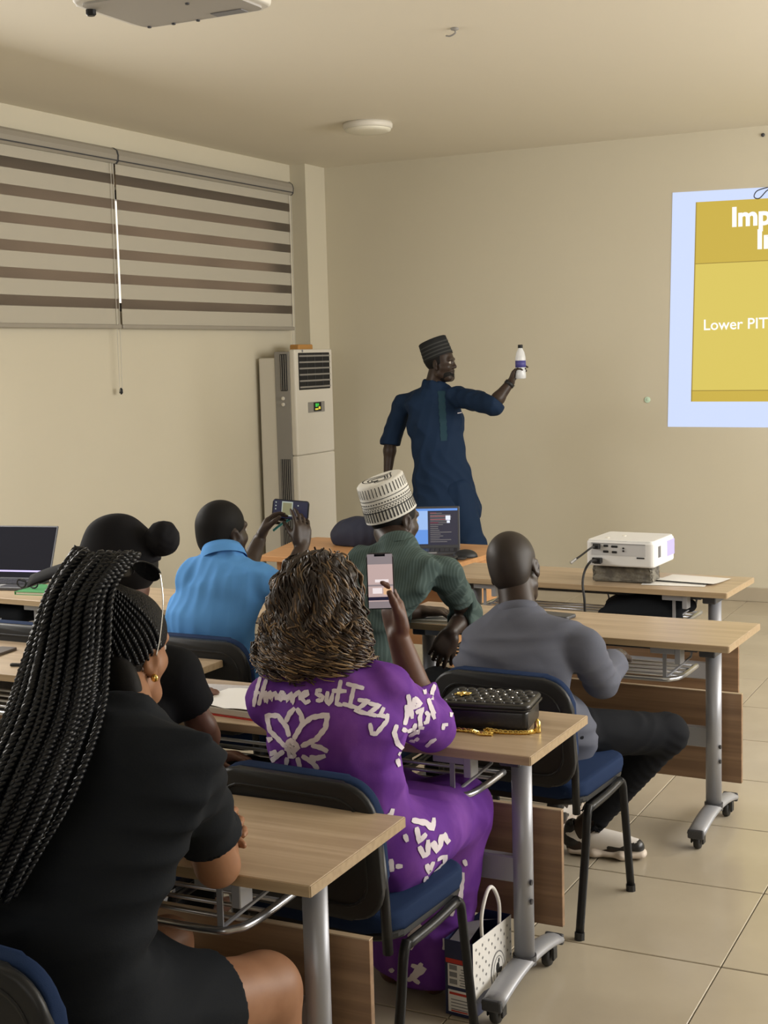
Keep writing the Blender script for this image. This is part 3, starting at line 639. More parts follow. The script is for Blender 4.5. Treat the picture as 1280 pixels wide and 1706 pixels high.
# ------------------------------------------------------------------ training desks (flip-top tables on castors)
LEN, DEP, HT = 1.40, .45, .75
def make_desk(label, loc, rz):
    t = thing('training_desk', label, 'desk', loc, rz, 'oak training desks in rows')
    obj('tabletop', box((-LEN/2, -DEP/2, HT-.0125), (LEN, DEP, .025), .0015), M['oak'], t)
    obj('edge_band', join(box((.0006, -DEP/2, HT-.0125), (.0016, DEP-.003, .0225)), box((-LEN/2, -DEP-.0006, HT-.0125), (LEN-.003, .0016, .0225))), M['oak_side'], t)
    obj('modesty_panel', box((-LEN/2, -.115, .33), (LEN-.075, .018, .34), .001), M['walnut'], t)
    obj('panel_edge', box((-LEN/2, -.115, .5012), (LEN-.075, .0185, .003)), M['oak'], t)
    for x in (-.115, -LEN+.115):
        lg = obj('leg', tube([(x, -.225, .085), (x, -.225, HT-.075)], .029, 20, flat=.92), M['steel'], t, smooth=True)
        obj('leg_collar', tube([(x, -.225, .082), (x, -.225, .108)], .034, 20, flat=.95), M['dark_metal'], lg)
        ft = []
        for k in range(13):
            u = -1+k/6; ft.append((x, -.225+u*.235, .092-.030*u*u))
        fo = obj('foot', tube(ft, .016, 12, flat=2.1), M['steel'], t, smooth=True)
        for u in (-1, 1): obj('foot_cap', box((x, -.225+u*.238, .061), (.058, .016, .034), .006, 2), M['dark_metal'], fo)
        for u in (-1, 1):
            y = -.225+u*.195
            c = obj('caster', lathe([(.012, -.012), (.026, -.011), (.029, -.006), (.029, .006), (.026, .011), (.012, .012)], 18), M['black_rubber'], t, smooth=True)
            c.matrix_local = Matrix.Translation((x, y-.012, .029)) @ Matrix.Rotation(PI/2, 4, 'Y')
            obj('caster_fork', join(box((-.021, 0, .012), (.006, .03, .04), .002), box((.021, 0, .012), (.006, .03, .04), .002), box((0, .006, .035), (.046, .034, .008), .002)), M['black_plastic'], c).matrix_local = Matrix.Rotation(-PI/2, 4, 'Y')
        for zz in (.27, .325): obj('bolt', tube([(x+.026, -.225-.012, zz), (x+.031, -.225-.012, zz)], .008, 10), M['dark_metal'], t)
        obj('hinge_plate', box((x, -.225, HT-.052), (.06, .18, .05), .004), M['dark_metal'], t)
    obj('beam', box((-LEN/2, -.225, .355), (LEN-.25, .03, .075), .004), M['steel'], t)
    obj('top_rail', box((-LEN/2, -.30, HT-.045), (LEN-.30, .03, .032), .003), M['dark_metal'], t)
    for x in (-.245, -LEN+.245):
        obj('bracket', join(box((x, -.385, HT-.038), (.095, .075, .026), .002), box((x+.055, -.40, HT-.055), (.022, .05, .06), .002)), M['steel'], t)
        obj('shelf_hanger', join(box((x+.0, -.40, HT-.095), (.014, .004, .11)), tube([(x, -.40, HT-.145), (x+.055, -.26, HT-.09), (x+.06, -.24, HT-.03)], .005, 6)), M['steel'], t)
    x0, x1, z = -LEN+.20, -.20, .603
    for k in range(4): obj('shelf_rod', tube([(x0+.01, -.155-.062*k, z), (x1-.01, -.155-.062*k, z)], .0055, 8), M['chrome'], t, smooth=True)
    loop = spline([(x0, -.15, z), (x0, -.33, z), (x0+.02, -.39, z), (x0+.09, -.412, z), (-LEN/2, -.414, z), (x1-.09, -.412, z), (x1-.02, -.39, z), (x1, -.33, z), (x1, -.15, z)], 5)
    obj('shelf_frame', tube(loop, .0095, 8), M['chrome'], t, smooth=True)
    return t
desk = make_desk('oak training desk with dark shelf nearest the camera, under the braided woman\'s folded arms', (4.19, -7.112, 0), .0165)
dup(desk, (4.292, -6.118, 0), -.0114, 'oak training desk with the black quilted handbag and open notebook on it')
dup(desk, (2.874, -5.845, 0), -.01, 'oak training desk at left with a phone and black pen on it')
dup(desk, (4.47, -4.606, 0), -.035, 'oak training desk in front of the man in slate grey shirt')
dup(desk, (3.03, -4.66, 0), -.03, 'oak training desk in front of the man in the sky blue polo')
dup(desk, (1.60, -4.64, 0), -.03, 'oak training desk at the left edge with open laptop and green book on it')
dup(desk, (4.225, -3.54, 0), -.0476, 'oak training desk with the white projector on its concrete block')

# ------------------------------------------------------------------ orange front desk
fd = thing('front_desk', 'orange beech front desk with open laptop and mouse, at the front of the room', 'desk', (2.2, -3.2, 0))
obj('desktop', prism([(1.63, -3.575), (2.757, -3.60), (2.795, -2.86), (1.545, -2.80), (1.49, -2.96)], .722, .75, .002), M['orange_wood'], fd, True)
obj('side_panel', box((1.70, -3.2, .361), (.022, .60, .722), .002), M['orange_wood'], fd, True)
obj('side_panel', box((2.70, -3.2, .361), (.022, .60, .722), .002), M['orange_wood'], fd, True)
obj('modesty_panel', box((2.2, -2.98, .45), (.97, .018, .50), .002), M['orange_wood'], fd, True)

# ------------------------------------------------------------------ chairs
def make_chair(label, loc, rz):
    t = thing('visitor_chair', label, 'chair', loc, rz, 'navy and black visitor chairs')
    # origin on the floor under the seat centre, facing +y; back at -y
    seat = rrect(.46, .43, .07, 5, 0, 0)
    obj('seat', prism(seat, .425, .475, .016, 3), M['blue_fabric'], t, smooth=True)
    obj('seat_shell', prism(rrect(.45, .42, .07, 5, 0, 0), .405, .427, .006, 1), M['black_plastic'], t)
    tilt = Matrix.Translation((0, -.215, .46)) @ Matrix.Rotation(.12, 4, 'X')
    bk = rrect(.455, .33, .085, 7, 0, .19)
    obj('backrest', xf(plate(bk, -.012, .022, 'xz', .010, 2), tilt @ Matrix.Translation((0, .012, .004))), M['blue_fabric'], t, smooth=True)
    sh = obj('back_shell', xf(plate(rrect(.475, .345, .09, 7, 0, .186), .012, .034, 'xz', .009, 2), tilt), M['black_plastic'], t, smooth=True)
    obj('shell_rib', xf(tube([(p[0], -.035, p[1]) for p in rrect(.40, .27, .07, 6, 0, .186)], .004, 6, True), tilt), M['black_plastic'], sh)
    for s in (-1, 1):
        obj('leg', tube(spline([(s*.235, .205, .012), (s*.235, .150, .32), (s*.235, .137, .385), (s*.232, .115, .405)], 4), .014, 8, flat=.75), M['black_tube'], t, smooth=True)
        obj('leg', tube(spline([(s*.235, -.235, .012), (s*.235, -.185, .24), (s*.235, -.165, .36), (s*.232, -.14, .395)], 4), .014, 8, flat=.75), M['black_tube'], t, smooth=True)
        obj('side_rail', tube(spline([(s*.233, .125, .400), (s*.233, .0, .388), (s*.233, -.15, .385)], 3), .013, 8), M['black_tube'], t, smooth=True)
        obj('back_upright', xf(tube([(s*.218, .0, -.075), (s*.222, .0, .06), (s*.215, .008, .20)], .013, 8), tilt), M['black_tube'], t, smooth=True)
        for y in (.205, -.235): obj('foot_cap', tube([(s*.235, y, .0), (s*.235, y-(.002 if y > 0 else -.002), .022)], .0165, 8), M['black_rubber'], t)
    return t
ch = make_chair('navy and black chair of the man in slate grey shirt, white label on its shell', (3.985, -5.70, 0), -.07)
def chair(x, y, rz, label): return dup(ch, (x, y, 0), rz, label)
chair(3.90, -6.83, -.06, 'navy and black chair of the woman in purple batik')
chair(3.865, -7.905, -.10, 'navy and black chair at the lower left corner, under the braided woman')
chair(3.20, -6.82, .0, 'navy and black chair of the person in the black cap')
chair(2.735, -5.55, -.02, 'navy and black chair of the man in the sky blue polo')
chair(3.27, -5.56, -.05, 'navy and black chair of the man in green striped shirt')
chair(1.93, -5.55, .0, 'empty navy and black chair behind the left desk with phone and pen')
# barcode label stuck on the shell of the grey-shirted man's chair
shell = [o for o in ch.children if o.name.startswith('back_shell')][0]
tl = Matrix.Translation((0, -.215, .46)) @ Matrix.Rotation(.12, 4, 'X')
lab = obj('barcode_label', xf(box((-.205, -.0350, .215), (.026, .0016, .065)), tl), M['paper'], shell)
obj('barcode_print', xf(join(*[box((-.214, -.0362, .190+.006*k), (.005, .001, .0025+.0015*(k % 2))) for k in range(9)], lathe([(.005, 0), (.005, .001)], 8, (-.198, -.0362, .215))), tl), M['grey_print'], shell)

# ------------------------------------------------------------------ things on the desks
def laptop(label, loc, rz, w, d, hh, lean, screen_fn):
    t = thing('laptop', label, 'laptop', loc, rz)
    obj('keyboard_base', box((0, 0, .009), (w, d, .016), .004, 2), M['dark_metal'], t)
    kb = obj('keyboard', box((0, .02, .0175), (w-.03, d*.5, .002)), M['black_plastic'], t)
    obj('key', join(*[box((-w/2+.03+(w-.06)*(i+.5)/11, .02+d*.5*((j+.5)/5-.5), .0192), ((w-.06)/13, d*.07, .002)) for i in range(11) for j in range(5)]), M['dark_metal'], kb, kind='stuff')
    obj('touchpad', box((0, -d*.32, .0176), (w*.3, d*.22, .001)), M['grey_print'], t)
    tl = Matrix.Translation((0, d/2, .014)) @ Matrix.Rotation(-lean, 4, 'X')
    lid = obj('lid', xf(box((0, .004, hh/2), (w, .008, hh), .003), tl), M['dark_metal'], t)
    screen_fn(t, lid, tl, w, hh)
    return t
def sc_front(t, lid, tl, w, hh):
    W = w-.022; z0 = .018; Hh = hh-.03
    q = lambda x0, x1, a, b, e: xf(box((-W/2+W*(x0+x1)/2, -.0006*e, z0+Hh*(a+b)/2), (W*(x1-x0), .0006, Hh*(b-a))), tl)
    obj('screen', q(0, 1, 0, 1, 1), M['e_navy'], lid)
    obj('screen_sky', q(.0, .50, .42, .97, 2), M['e_lightblue'], lid); obj('screen_sea', q(.0, .50, .03, .42, 2), M['e_blue'], lid)
    obj('screen_bar', q(.0, 1, .94, 1.0, 3), M['e_blue'], lid)
    obj('screen_text', join(*[q(.54, .54+random.uniform(.12, .36), .08+.052*k, .08+.052*k+.016, 3) for k in range(16)]), M['grey_print'], lid)
    obj('screen_text', join(*[q(.54, .54+random.uniform(.1, .3), .60+.09*k, .60+.09*k+.016, 4) for k in range(4)]), M['e_red'], lid)
    obj('screen_icon', join(q(.80, .88, .68, .80, 4), q(.82, .87, .60, .67, 4)), M['e_icon'], lid)
def sc_left(t, lid, tl, w, hh):
    W = w-.014
    obj('screen', xf(box((0, -.0006, hh/2), (W, .0006, hh-.014)), tl), M['screen_off'], lid)
    obj('screen_taskbar', xf(plate([(-W/2, hh*.13), (W*.40, hh*.13), (W*.40, hh*.16), (-W/2, hh*.16)], .0010, .0014, 'xz'), tl), M['e_violet'], lid)
laptop('open laptop with a glowing blue screen on the orange front desk', (2.475, -3.27, .75), .40, .34, .235, .225, .20, sc_front)
laptop('open black laptop at the left edge, thin lit bar low on its dark screen', (.95, -4.80, .75), .18, .36, .25, .27, .42, sc_left)
def mouse(label, loc, rz, s=1.0):
    t = thing('computer_mouse', label, 'mouse', loc, rz)
    P = [ell((0, 0, .004), (.034*s, .058*s, .034*s), None, .0), cut((0, 0, .0), (0, 0, -1), .2)]
    sdf_obj('shell', P, .003, M['black_plastic'], t, local=True)
    obj('scroll_wheel', tube([(-.004, .030, .031), (.004, .030, .031)], .009, 12), M['grey_plastic'], t)
    return t
mouse('black computer mouse on the orange front desk beside the laptop', (2.715, -3.33, .75), -.9, 1.15)
cb = thing('black_adapter', 'black cable adapter lying on the front desk before the mouse', 'adapter', (2.66, -3.46, .75))
obj('adapter_box', box((2.66, -3.45, .762), (.12, .05, .024), .006, 2), M['black_plastic'], cb, True)
obj('cable', tube(spline([(2.72, -3.445, .76), (2.745, -3.42, .757), (2.735, -3.37, .756), (2.70, -3.40, .756), (2.62, -3.42, .756)], 6), .005, 6), M['black_rubber'], cb, True, True)
kp = thing('key_fob', 'small black object on the left end of the front desk', 'key fob', (1.774, -3.413, .75)); obj('fob', box((1.774, -3.413, .757), (.06, .03, .014), .004, 2), M['black_plastic'], kp, True)
bp = thing('backpack', 'dark navy backpack standing on the front desk behind the green shirt', 'bag', (1.98, -3.05, .75))
sdf_obj('bag_body', [ell((1.95, -3.05, .80), (.17, .10, .10), None, 0), ell((1.97, -3.06, .83), (.13, .085, .075), None, .04), cut((1.95, -3.05, .752), (0, 0, -1), .4)], .008, mat('dark_navy_bag_cloth', (.012, .015, .034), .8, bump=((200, 200, 200), .3, .001)), bp, folds(.006, 22, 3))
obj('carry_loop', tube(spline([(2.02, -3.05, .885), (2.03, -3.05, .925), (2.07, -3.05, .945), (2.11, -3.05, .925), (2.12, -3.05, .865)], 6), .006, 6), M['black_cloth'], bp, True, True)

# white projector on a concrete block
cbk = thing('concrete_block', 'rough grey concrete block under the white projector', 'block', (3.70, -3.79, .75))
P = [loft([((3.565, -3.78, .785), .06, .033), ((3.845, -3.80, .785), .06, .033)], (0, 1, 0), 0)]
blk = box((3.705, -3.79, .7875), (.275, .13, .075), .012, 2)
bm = bmesh.new(); vs = [bm.verts.new(p) for p in blk[0]]
for q in blk[1]: bm.faces.new([vs[i] for i in q])
bmesh.ops.subdivide_edges(bm, edges=bm.edges[:], cuts=5, use_grid_fill=True)
for v in bm.verts:
    if v.co.z > .755: v.co += Vector((random.uniform(-1, 1), random.uniform(-1, 1), random.uniform(-1, .2)))*.0035
bm.verts.index_update(); obj('block', ([tuple(v.co) for v in bm.verts], [tuple(v.index for v in f.verts) for f in bm.faces]), M['concrete'], cbk, True); bm.free()
pr = thing('projector', 'white desktop projector standing on a concrete block, lens glowing violet', 'projector', (3.72, -3.80, .826), -.05)
obj('housing', prism(rrect(.315, .30, .022, 4, 0, .03), .006, .118, .008, 2), M['projector_white'], pr)
obj('lid', prism(rrect(.305, .29, .02, 4, 0, .03), .114, .124, .005, 2), M['projector_white'], pr)
rp = obj('rear_recess', box((-.005, -.1195, .082), (.25, .004, .052)), mat('pale_grey_port_plate', (.50, .50, .51), .5), pr)
yb = -.1225
obj('port', box((-.105, yb-.001, .094), (.034, .005, .022)), M['dark_hole'], rp)
for x, z, w in ((-.062, .098, .022), (-.022, .096, .03), (-.062, .072, .026), (-.022, .071, .024)): obj('port', box((x, yb-.0005, z), (w, .004, .010), .002), M['dark_hole'], rp)
for z in (.090, .078): obj('audio_jack', tube([(.020, yb-.003, z), (.020, yb, z)], .0045, 10), M['dark_hole'], rp)
obj('recess_edge', box((-.005, -.1212, .1085), (.25, .004, .003)), M['grey_print'], rp)
obj('brand_strip', box((.098, -.121, .049), (.035, .003, .006)), M['black_print'], pr)
obj('power_inlet', box((-.108, -.123, .030), (.036, .010, .026), .002), M['black_plastic'], pr)
for k in range(5): obj('vent_slot', box((.1585, -.055+.007*k, .07), (.002, .003, .05)), M['grey_print'], pr)
obj('lens_opening', box((.1585, .118, .070), (.004, .095, .070), .001), M['e_violet'], pr)
for x, y in ((-.08, -.05), (-.03, .03)): obj('top_button', lathe([(.010, .123), (.010, .1265), (.006, .1275)], 12, (x, y, 0)), M['white_plastic'], pr)
for x, y in ((-.11, -.06), (.11, -.06), (0, .13)): obj('foot', lathe([(.012, 0), (.014, .008)], 10, (x, y, 0)), M['black_rubber'], pr)
vc = thing('video_cable', 'stiff black cable sticking out of the projector, loose plug at its end', 'cable', (3.518, -4, 0.855))
obj('cable', tube(spline([(3.605, -3.925, .918), (3.607, -3.99, 0.922), (3.569, -4.02, 0.89), (3.538, -4.05, 0.866)], 8), .0045, 8), M['black_rubber'], vc, True, True)
obj('plug', tube([(3.552, -4.035, 0.878), (3.534, -4.055, 0.861)], .007, 8), M['chrome'], vc, True)
obj('strain_relief', box((3.612, -3.928, .92), (.03, .03, .018), .003), M['black_plastic'], vc, True)
pc = thing('power_cord', 'black power cord hanging from the projector down past the desk edge', 'cable', (3.57, -3.96, .75))
obj('cord', tube(spline([(3.615, -3.925, .856), (3.613, -4.01, 0.866), (3.588, -4.02, 0.826), (3.583, -4.04, 0.77), (3.594, -4.05, 0.697), (3.591, -4.03, 0.586), (3.605, -4, 0.419)], 8), .0055, 8), M['black_rubber'], pc, True, True)
obj('plug', box((3.618, -3.928, .857), (.036, .03, .026), .004), M['black_plastic'], pc, True)
c2 = thing('thin_cable', 'thin black cable dangling behind the projector desk', 'cable', (3.555, -3.6, 0.662)); obj('cable', tube(spline([(3.518, -3.52, 0.676), (3.524, -3.5, 0.644), (3.535, -3.5, 0.587), (3.537, -3.5, 0.426)], 6), .004, 6), M['black_rubber'], c2, True, True)
for k, (x, y, r, lb) in enumerate(((3.985, -3.70, -.15, 'upper white paper sheet right of the projector'), (3.93, -3.77, .10, 'lower white paper sheet partly under another, right of the projector'))):
    v, f = [], []
    for i in range(6):
        for j in range(7): v.append((-.105+.21*i/5, -.14+.28*j/6, .0014+.002*(1-k)+.006*(i/5)**4*(1-k)))
    f = [(i*7+j, i*7+j+1, (i+1)*7+j+1, (i+1)*7+j) for i in range(5) for j in range(6)]
    o = obj('paper_sheet', (v, [q[::-1] for q in f]), M['paper'], None, smooth=True); o.location = (x, y, .75); o.rotation_euler = (0, 0, r-PI/2); tag(o, lb, 'paper')
sb = thing('soft_bag', 'black cloth bag stuffed on the shelf under the projector desk', 'bag', (3.83, -3.80, .61))
sdf_obj('bag_body', [ell((3.86, -3.80, .655), (.17, .10, .055), None, 0), ell((3.70, -3.80, .645), (.09, .09, .04), None, .04), ell((3.80, -3.90, .60), (.20, .045, .085), None, .05)], .008, M['black_cloth'], sb, folds(.008, 25, 5))

# things on the grey-shirted man's desk
ph = thing('wallet', 'dark slim phone or wallet lying on the desk before the grey shirt', 'wallet', (3.70, -4.73, .75)); obj('case', prism(rrect(.15, .085, .014, 4), 0, .014, .004, 2), M['dark_metal'], ph); ph.rotation_euler = (0, 0, -.15)
def book(label, cat, name, loc, rz, w, d, h, cover, page='cream_paper', over=.004):
    t = thing(name, label, cat, loc, rz)
    obj('pages', box((0, 0, h/2), (w-over*2, d-over*2, h-.004)), M[page], t)
    obj('back_cover', box((0, 0, .0012), (w, d, .0024)), M[cover], t); obj('front_cover', box((0, 0, h-.0012), (w, d, .0024)), M[cover], t)
    obj('spine', box((-w/2, 0, h/2), (.003, d, h)), M[cover], t)
    return t
book('white notebook under the green striped elbow', 'notebook', 'notebook', (3.27, -4.90, .75), .1, .30, .21, .014, 'paper')
book('dark bound diary beside the green striped sleeve', 'notebook', 'diary', (3.505, -4.80, .75), .35, .10, .15, .016, 'dark_metal', 'paper')
# left desks
book('green book beside the laptop at the left edge', 'book', 'textbook', (1.32, -4.86, .75), .12, .30, .21, .015, 'green_book')
gl = thing('eyeglasses', 'black folded eyeglasses on the green book at the left edge', 'glasses', (1.17, -4.93, .765))
def ring(c, a, b, r, n=14): return tube([(c[0]+a*math.cos(2*PI*i/n), c[1], c[2]+b*math.sin(2*PI*i/n)) for i in range(n)], r, 5, True)
gg = (1.20, -4.90, .788)
obj('frame', join(ring((1.155, -4.90, .79), .026, .02, .004), ring((1.225, -4.90, .79), .026, .02, .004), tube([(1.181, -4.90, .795), (1.199, -4.90, .795)], .003, 5)), M['black_plastic'], gl, True, True)
obj('temple', tube(spline([(1.13, -4.90, .795), (1.10, -4.85, .792), (1.12, -4.80, .772)], 4), .003, 5), M['black_plastic'], gl, True); obj('temple', tube(spline([(1.25, -4.90, .795), (1.27, -4.85, .792), (1.26, -4.80, .772)], 4), .003, 5), M['black_plastic'], gl, True)
lb = thing('laptop_bag', 'black laptop bag on the wire shelf under the left desk', 'bag', (1.05, -4.93, .61)); obj('bag_body', box((1.03, -4.88, .66), (.46, .30, .075), .03, 3), M['black_cloth'], lb, True, True)
obj('zip_pull', ico((1.14, -5.035, .645), .007, 1), M['silver'], lb, True)
ph = thing('phone', 'dark phone lying near the left end of the desk with the pen', 'phone', (2.02, -6.03, .75), .1); obj('case', prism(rrect(.075, .15, .012, 4), 0, .010, .003, 2), mat('brown_phone_case', (.05, .035, .028), .4), ph)
pn = thing('pen', 'black pen on the left desk behind the braids', 'pen', (2.29, -6.17, .75), .25); obj('barrel', tube([(-.07, 0, .006), (.05, 0, .006)], .0055, 8), M['black_plastic'], pn); obj('clip', box((-.045, 0, .0125), (.04, .003, .0015)), M['chrome'], pn)
# purple woman's desk: notebook, clear folder, handbag
ob = thing('open_notebook', 'thick open white notebook with red cover on the middle desk', 'notebook', (3.32, -6.40, .75), -.10)
obj('cover', box((0, 0, .002), (.31, .215, .004)), M['red'], ob)
obj('pages', box((0, 0, .014), (.30, .207, .020), .002), M['cream_paper'], ob)
v = [(-.148+.296*i/12, -.103+.206*j, .0248+.007*math.sin(PI*min(1, abs(i-6)/6))*(1 if j else .8)) for i in range(13) for j in (0, 1)]
obj('top_page', (v, [(2*i, 2*i+2, 2*i+3, 2*i+1) for i in range(12)]), M['paper'], ob, smooth=True)
cf = thing('clear_folder', 'clear plastic folder lying behind the open notebook', 'folder', (3.20, -6.24, .75), .15)
obj('sheet', box((0, 0, .004), (.30, .16, .003)), M['clear'], cf); obj('binding_bar', box((0, -.078, .007), (.30, .010, .010), .003), M['white_plastic'], cf)
sp = thing('small_box', 'brown cardboard box lying behind the open notebook', 'box', (3.42, -6.17, .75), -.05); obj('carton', box((0, 0, .012), (.22, .07, .024), .002), mat('brown_card', (.25, .19, .14), .8), sp); obj('carton_flap', box((0, 0, .0245), (.21, .064, .002)), mat('brown_card_top', (.29, .225, .165), .8), sp)

hb = thing('handbag', 'black quilted leather handbag with gold chain and emblem on the middle desk', 'handbag', (4.07, -6.30, .75), .14)
bw, bd = .245, .165
obj('bag_body', prism(rrect(bw, bd, .018, 4), .004, .062, .010, 3), M['black_leather'], hb, smooth=True)
fp = obj('flap', prism(rrect(bw+.012, bd+.012, .022, 4), .062, .080, .008, 3), M['black_leather'], hb, smooth=True)
q = []
for i in range(8):
    for j in range(5):
        x, y = -.10+.0275*i+(.013 if j % 2 else 0), -.062+.031*j
        if x > .11: continue
        q.append(ico((x, y, .0795), (.0155, .0165, .007), 2))
obj('quilting', join(*q), M['black_leather'], fp, smooth=True)
for i in range(4):
    for j in range(5):
        if (i+j) % 2 == 0: obj('stud', ico((-.015+.0275*i, -.055+.028*j, .0865), (.004, .004, .002), 1), M['silver'], fp)
em = obj('emblem', join(*[xf(ico((0, .014, 0), (.006, .013, .003), 1), Matrix.Translation((-.075, -.02, .088)) @ Matrix.Rotation(k*PI/3, 4, 'Z')) for k in range(6)], ico((-.075, -.02, .090), (.007, .007, .005), 1)), M['gold'], fp)
obj('seam', tube([(p[0], p[1], .063) for p in rrect(bw+.014, bd+.014, .023, 4)], .003, 6, True), M['black_leather'], hb)
obj('tassel', lathe([(.003, .038), (.005, .034), (.0085, .030), (.010, .004), (.009, 0)], 10, (.146, -.062, .001)), M['gold'], hb, smooth=True)
links = []
path = spline([(-.13, -.005, .006), (-.125, -.06, .005), (-.09, -.095, .005), (-.03, -.105, .005), (.0, -.125, .005), (.03, -.12, .005), (.01, -.098, .009), (.06, -.096, .005), (.12, -.088, .005), (.14, -.068, .005)], 9)
for i in range(0, len(path)-2, 1):
    a, b = path[i], path[i+1]; c = (a+b)/2; t = (b-a).normalized(); s = Vector((-t.y, t.x, 0)); u = Vector((0, 0, 1))
    if i % 2: s, u = (s*.4+u*.9).normalized(), s
    links.append(tube([c+t*(.0085*math.cos(2*PI*k/8))+s*(.0055*math.sin(2*PI*k/8)) for k in range(8)], .0019, 5, True))
for g in links: obj('chain_link', g, M['gold'], hb)

# paper gift bag on the floor
gb = thing('paper_bag', 'navy and white paper bag with white rope handles and oval emblem on the floor', 'paper bag', (4.05, -6.45, 0), .0)
A = V3((4.112, -6.565, 0)); Bq = V3((4.132, -6.335, 0)); u = nrm(Bq-A); L = np.linalg.norm(Bq-A); nn = V3((u[1], -u[0], 0)); D = .085; hh = .215
Pq = lambda s, d, z: tuple(A+u*(s*L)-nn*d+V3((0, 0, z)))
def quad(s0, s1, z0, z1, lift=.0012): return [Pq(s0, -lift, z0), Pq(s1, -lift, z0), Pq(s1, -lift, z1), Pq(s0, -lift, z1)], [(0, 1, 2, 3)]
def gus(a0, a1, z0, z1, lift=.0012): return [Pq(-lift/L, D*a0, z0), Pq(-lift/L, D*a1, z0), Pq(-lift/L, D*a1, z1), Pq(-lift/L, D*a0, z1)], [(0, 3, 2, 1)]
th = .0016
def wall_(s0, d0, s1, d1, z0=.003, z1=hh): 
    a, b = V3(Pq(s0, d0, 0)), V3(Pq(s1, d1, 0)); t = nrm(b-a); n2 = V3((t[1], -t[0], 0))*th/2
    return [tuple(a+n2+V3((0, 0, z0))), tuple(b+n2+V3((0, 0, z0))), tuple(b+n2+V3((0, 0, z1))), tuple(a+n2+V3((0, 0, z1))), tuple(a-n2+V3((0, 0, z0))), tuple(b-n2+V3((0, 0, z0))), tuple(b-n2+V3((0, 0, z1))), tuple(a-n2+V3((0, 0, z1)))], [(0, 1, 2, 3), (7, 6, 5, 4), (0, 4, 5, 1), (3, 2, 6, 7), (1, 5, 6, 2), (0, 3, 7, 4)]
front = obj('front_panel', wall_(0, 0, 1, 0), M['navy'], gb, True); obj('back_panel', wall_(0, D, 1, D), M['navy'], gb, True)
gs = obj('gusset', wall_(0, 0, 0, D), M['navy'], gb, True); obj('gusset', wall_(1, 0, 1, D), M['navy'], gb, True)
obj('base', [[Pq(0, 0, .003), Pq(1, 0, .003), Pq(1, D, .003), Pq(0, D, .003)], [(3, 2, 1, 0)]], M['navy'], gb, True)
obj('white_field', ([Pq(0, -.0012, .05), Pq(.25, -.0012, .060), Pq(.75, -.0012, .045), Pq(1, -.0012, .07), Pq(1, -.0012, hh), Pq(0, -.0012, hh)], [(0, 1, 2, 3, 4, 5)]), M['paper'], front, True)
dots = []
for i in range(6):
    for j in range(8):
        s, z = .08+.16*i+(.08 if j % 2 else 0), .085+.018*j
        if s < .97 and z < hh-.01 and ((s-.62)/.24)**2+((z-.085)/.07)**2 > 1: c = A+u*(s*L); dots.append(([tuple(c+nn*.0022+u*a+V3((0, 0, z+b))) for a, b in ((-.004, 0), (0, -.005), (.004, 0), (0, .005))], [(0, 1, 2, 3)]))
obj('dot_print', join(*dots), M['grey_print'], front, True)
def oval(cs, cz, rs, rz, lift, n=24): c = A+u*(cs*L)+nn*lift; return [tuple(c+u*(rs*math.cos(2*PI*k/n))+V3((0, 0, cz+rz*math.sin(2*PI*k/n)))) for k in range(n)], [tuple(range(n))]
obj('oval_border', oval(.62, .085, .042, .058, .0026), M['grey_print'], front, True); obj('oval_field', oval(.62, .085, .038, .054, .0030), M['paper'], front, True)
obj('oval_ring', oval(.62, .085, .030, .044, .0034), M['grey_print'], front, True); obj('oval_centre', oval(.62, .085, .027, .041, .0038), M['paper'], front, True)
obj('rider_emblem', join(oval(.60, .096, .011, .016, .0042, 10), oval(.66, .086, .013, .008, .0042, 10), oval(.63, .115, .005, .008, .0042, 8), oval(.58, .070, .004, .014, .0042, 6), oval(.68, .068, .004, .014, .0042, 6)), M['black_print'], front, True)
obj('red_band', gus(.08, .97, .150, .163), M['red'], gs, True)
obj('text_panel', gus(.08, .90, .085, .148), M['paper'], gs, True); obj('text_panel', gus(.08, .90, .012, .075), M['paper'], gs, True)
obj('text_lines', join(*[gus(.13, random.uniform(.4, .5), .090+.0075*k, .093+.0075*k, .002) for k in range(7)], *[gus(.56, .84, .092+.02*k, .106+.02*k, .002) for k in range(3)], *[gus(.2, .8, .020+.009*k, .023+.009*k, .002) for k in range(4)]), M['grey_print'], gs, True, kind='stuff')
for q_ in (gus(.12, .85, .062, .069, .002), gus(.2, .8, .014, .018, .002)): obj('text_bar', q_, M['red'], gs, True)
for d, lf in ((.004, .0), (D-.004, .02)):
    pts = [V3(Pq(.28, d, hh-.02)), V3(Pq(.27, d, hh+.05)), V3(Pq(.38, d, hh+.10)), V3(Pq(.5, d, hh+.118)), V3(Pq(.62, d, hh+.10)), V3(Pq(.73, d, hh+.05)), V3(Pq(.72, d, hh-.02))]
    if d > .02: pts = [p+V3((-.03, -.02, -.10*(p[2] > hh))) for p in pts]
    obj('rope_handle', tube(spline([tuple(p) for p in pts], 6), .0055, 8, flat=1.0), M['paper'], gb, True, True)
obj('grey_tissue', ([Pq(.0, D*.2, hh-.005), Pq(.5, D*.3, hh+.02), Pq(.9, D*.3, hh-.01), Pq(.9, D*.9, hh-.02), Pq(.4, D*.9, hh+.012), Pq(.0, D*.9, hh-.01)], [(0, 1, 4, 5), (1, 2, 3, 4)]), M['grey_print'], gb, True)

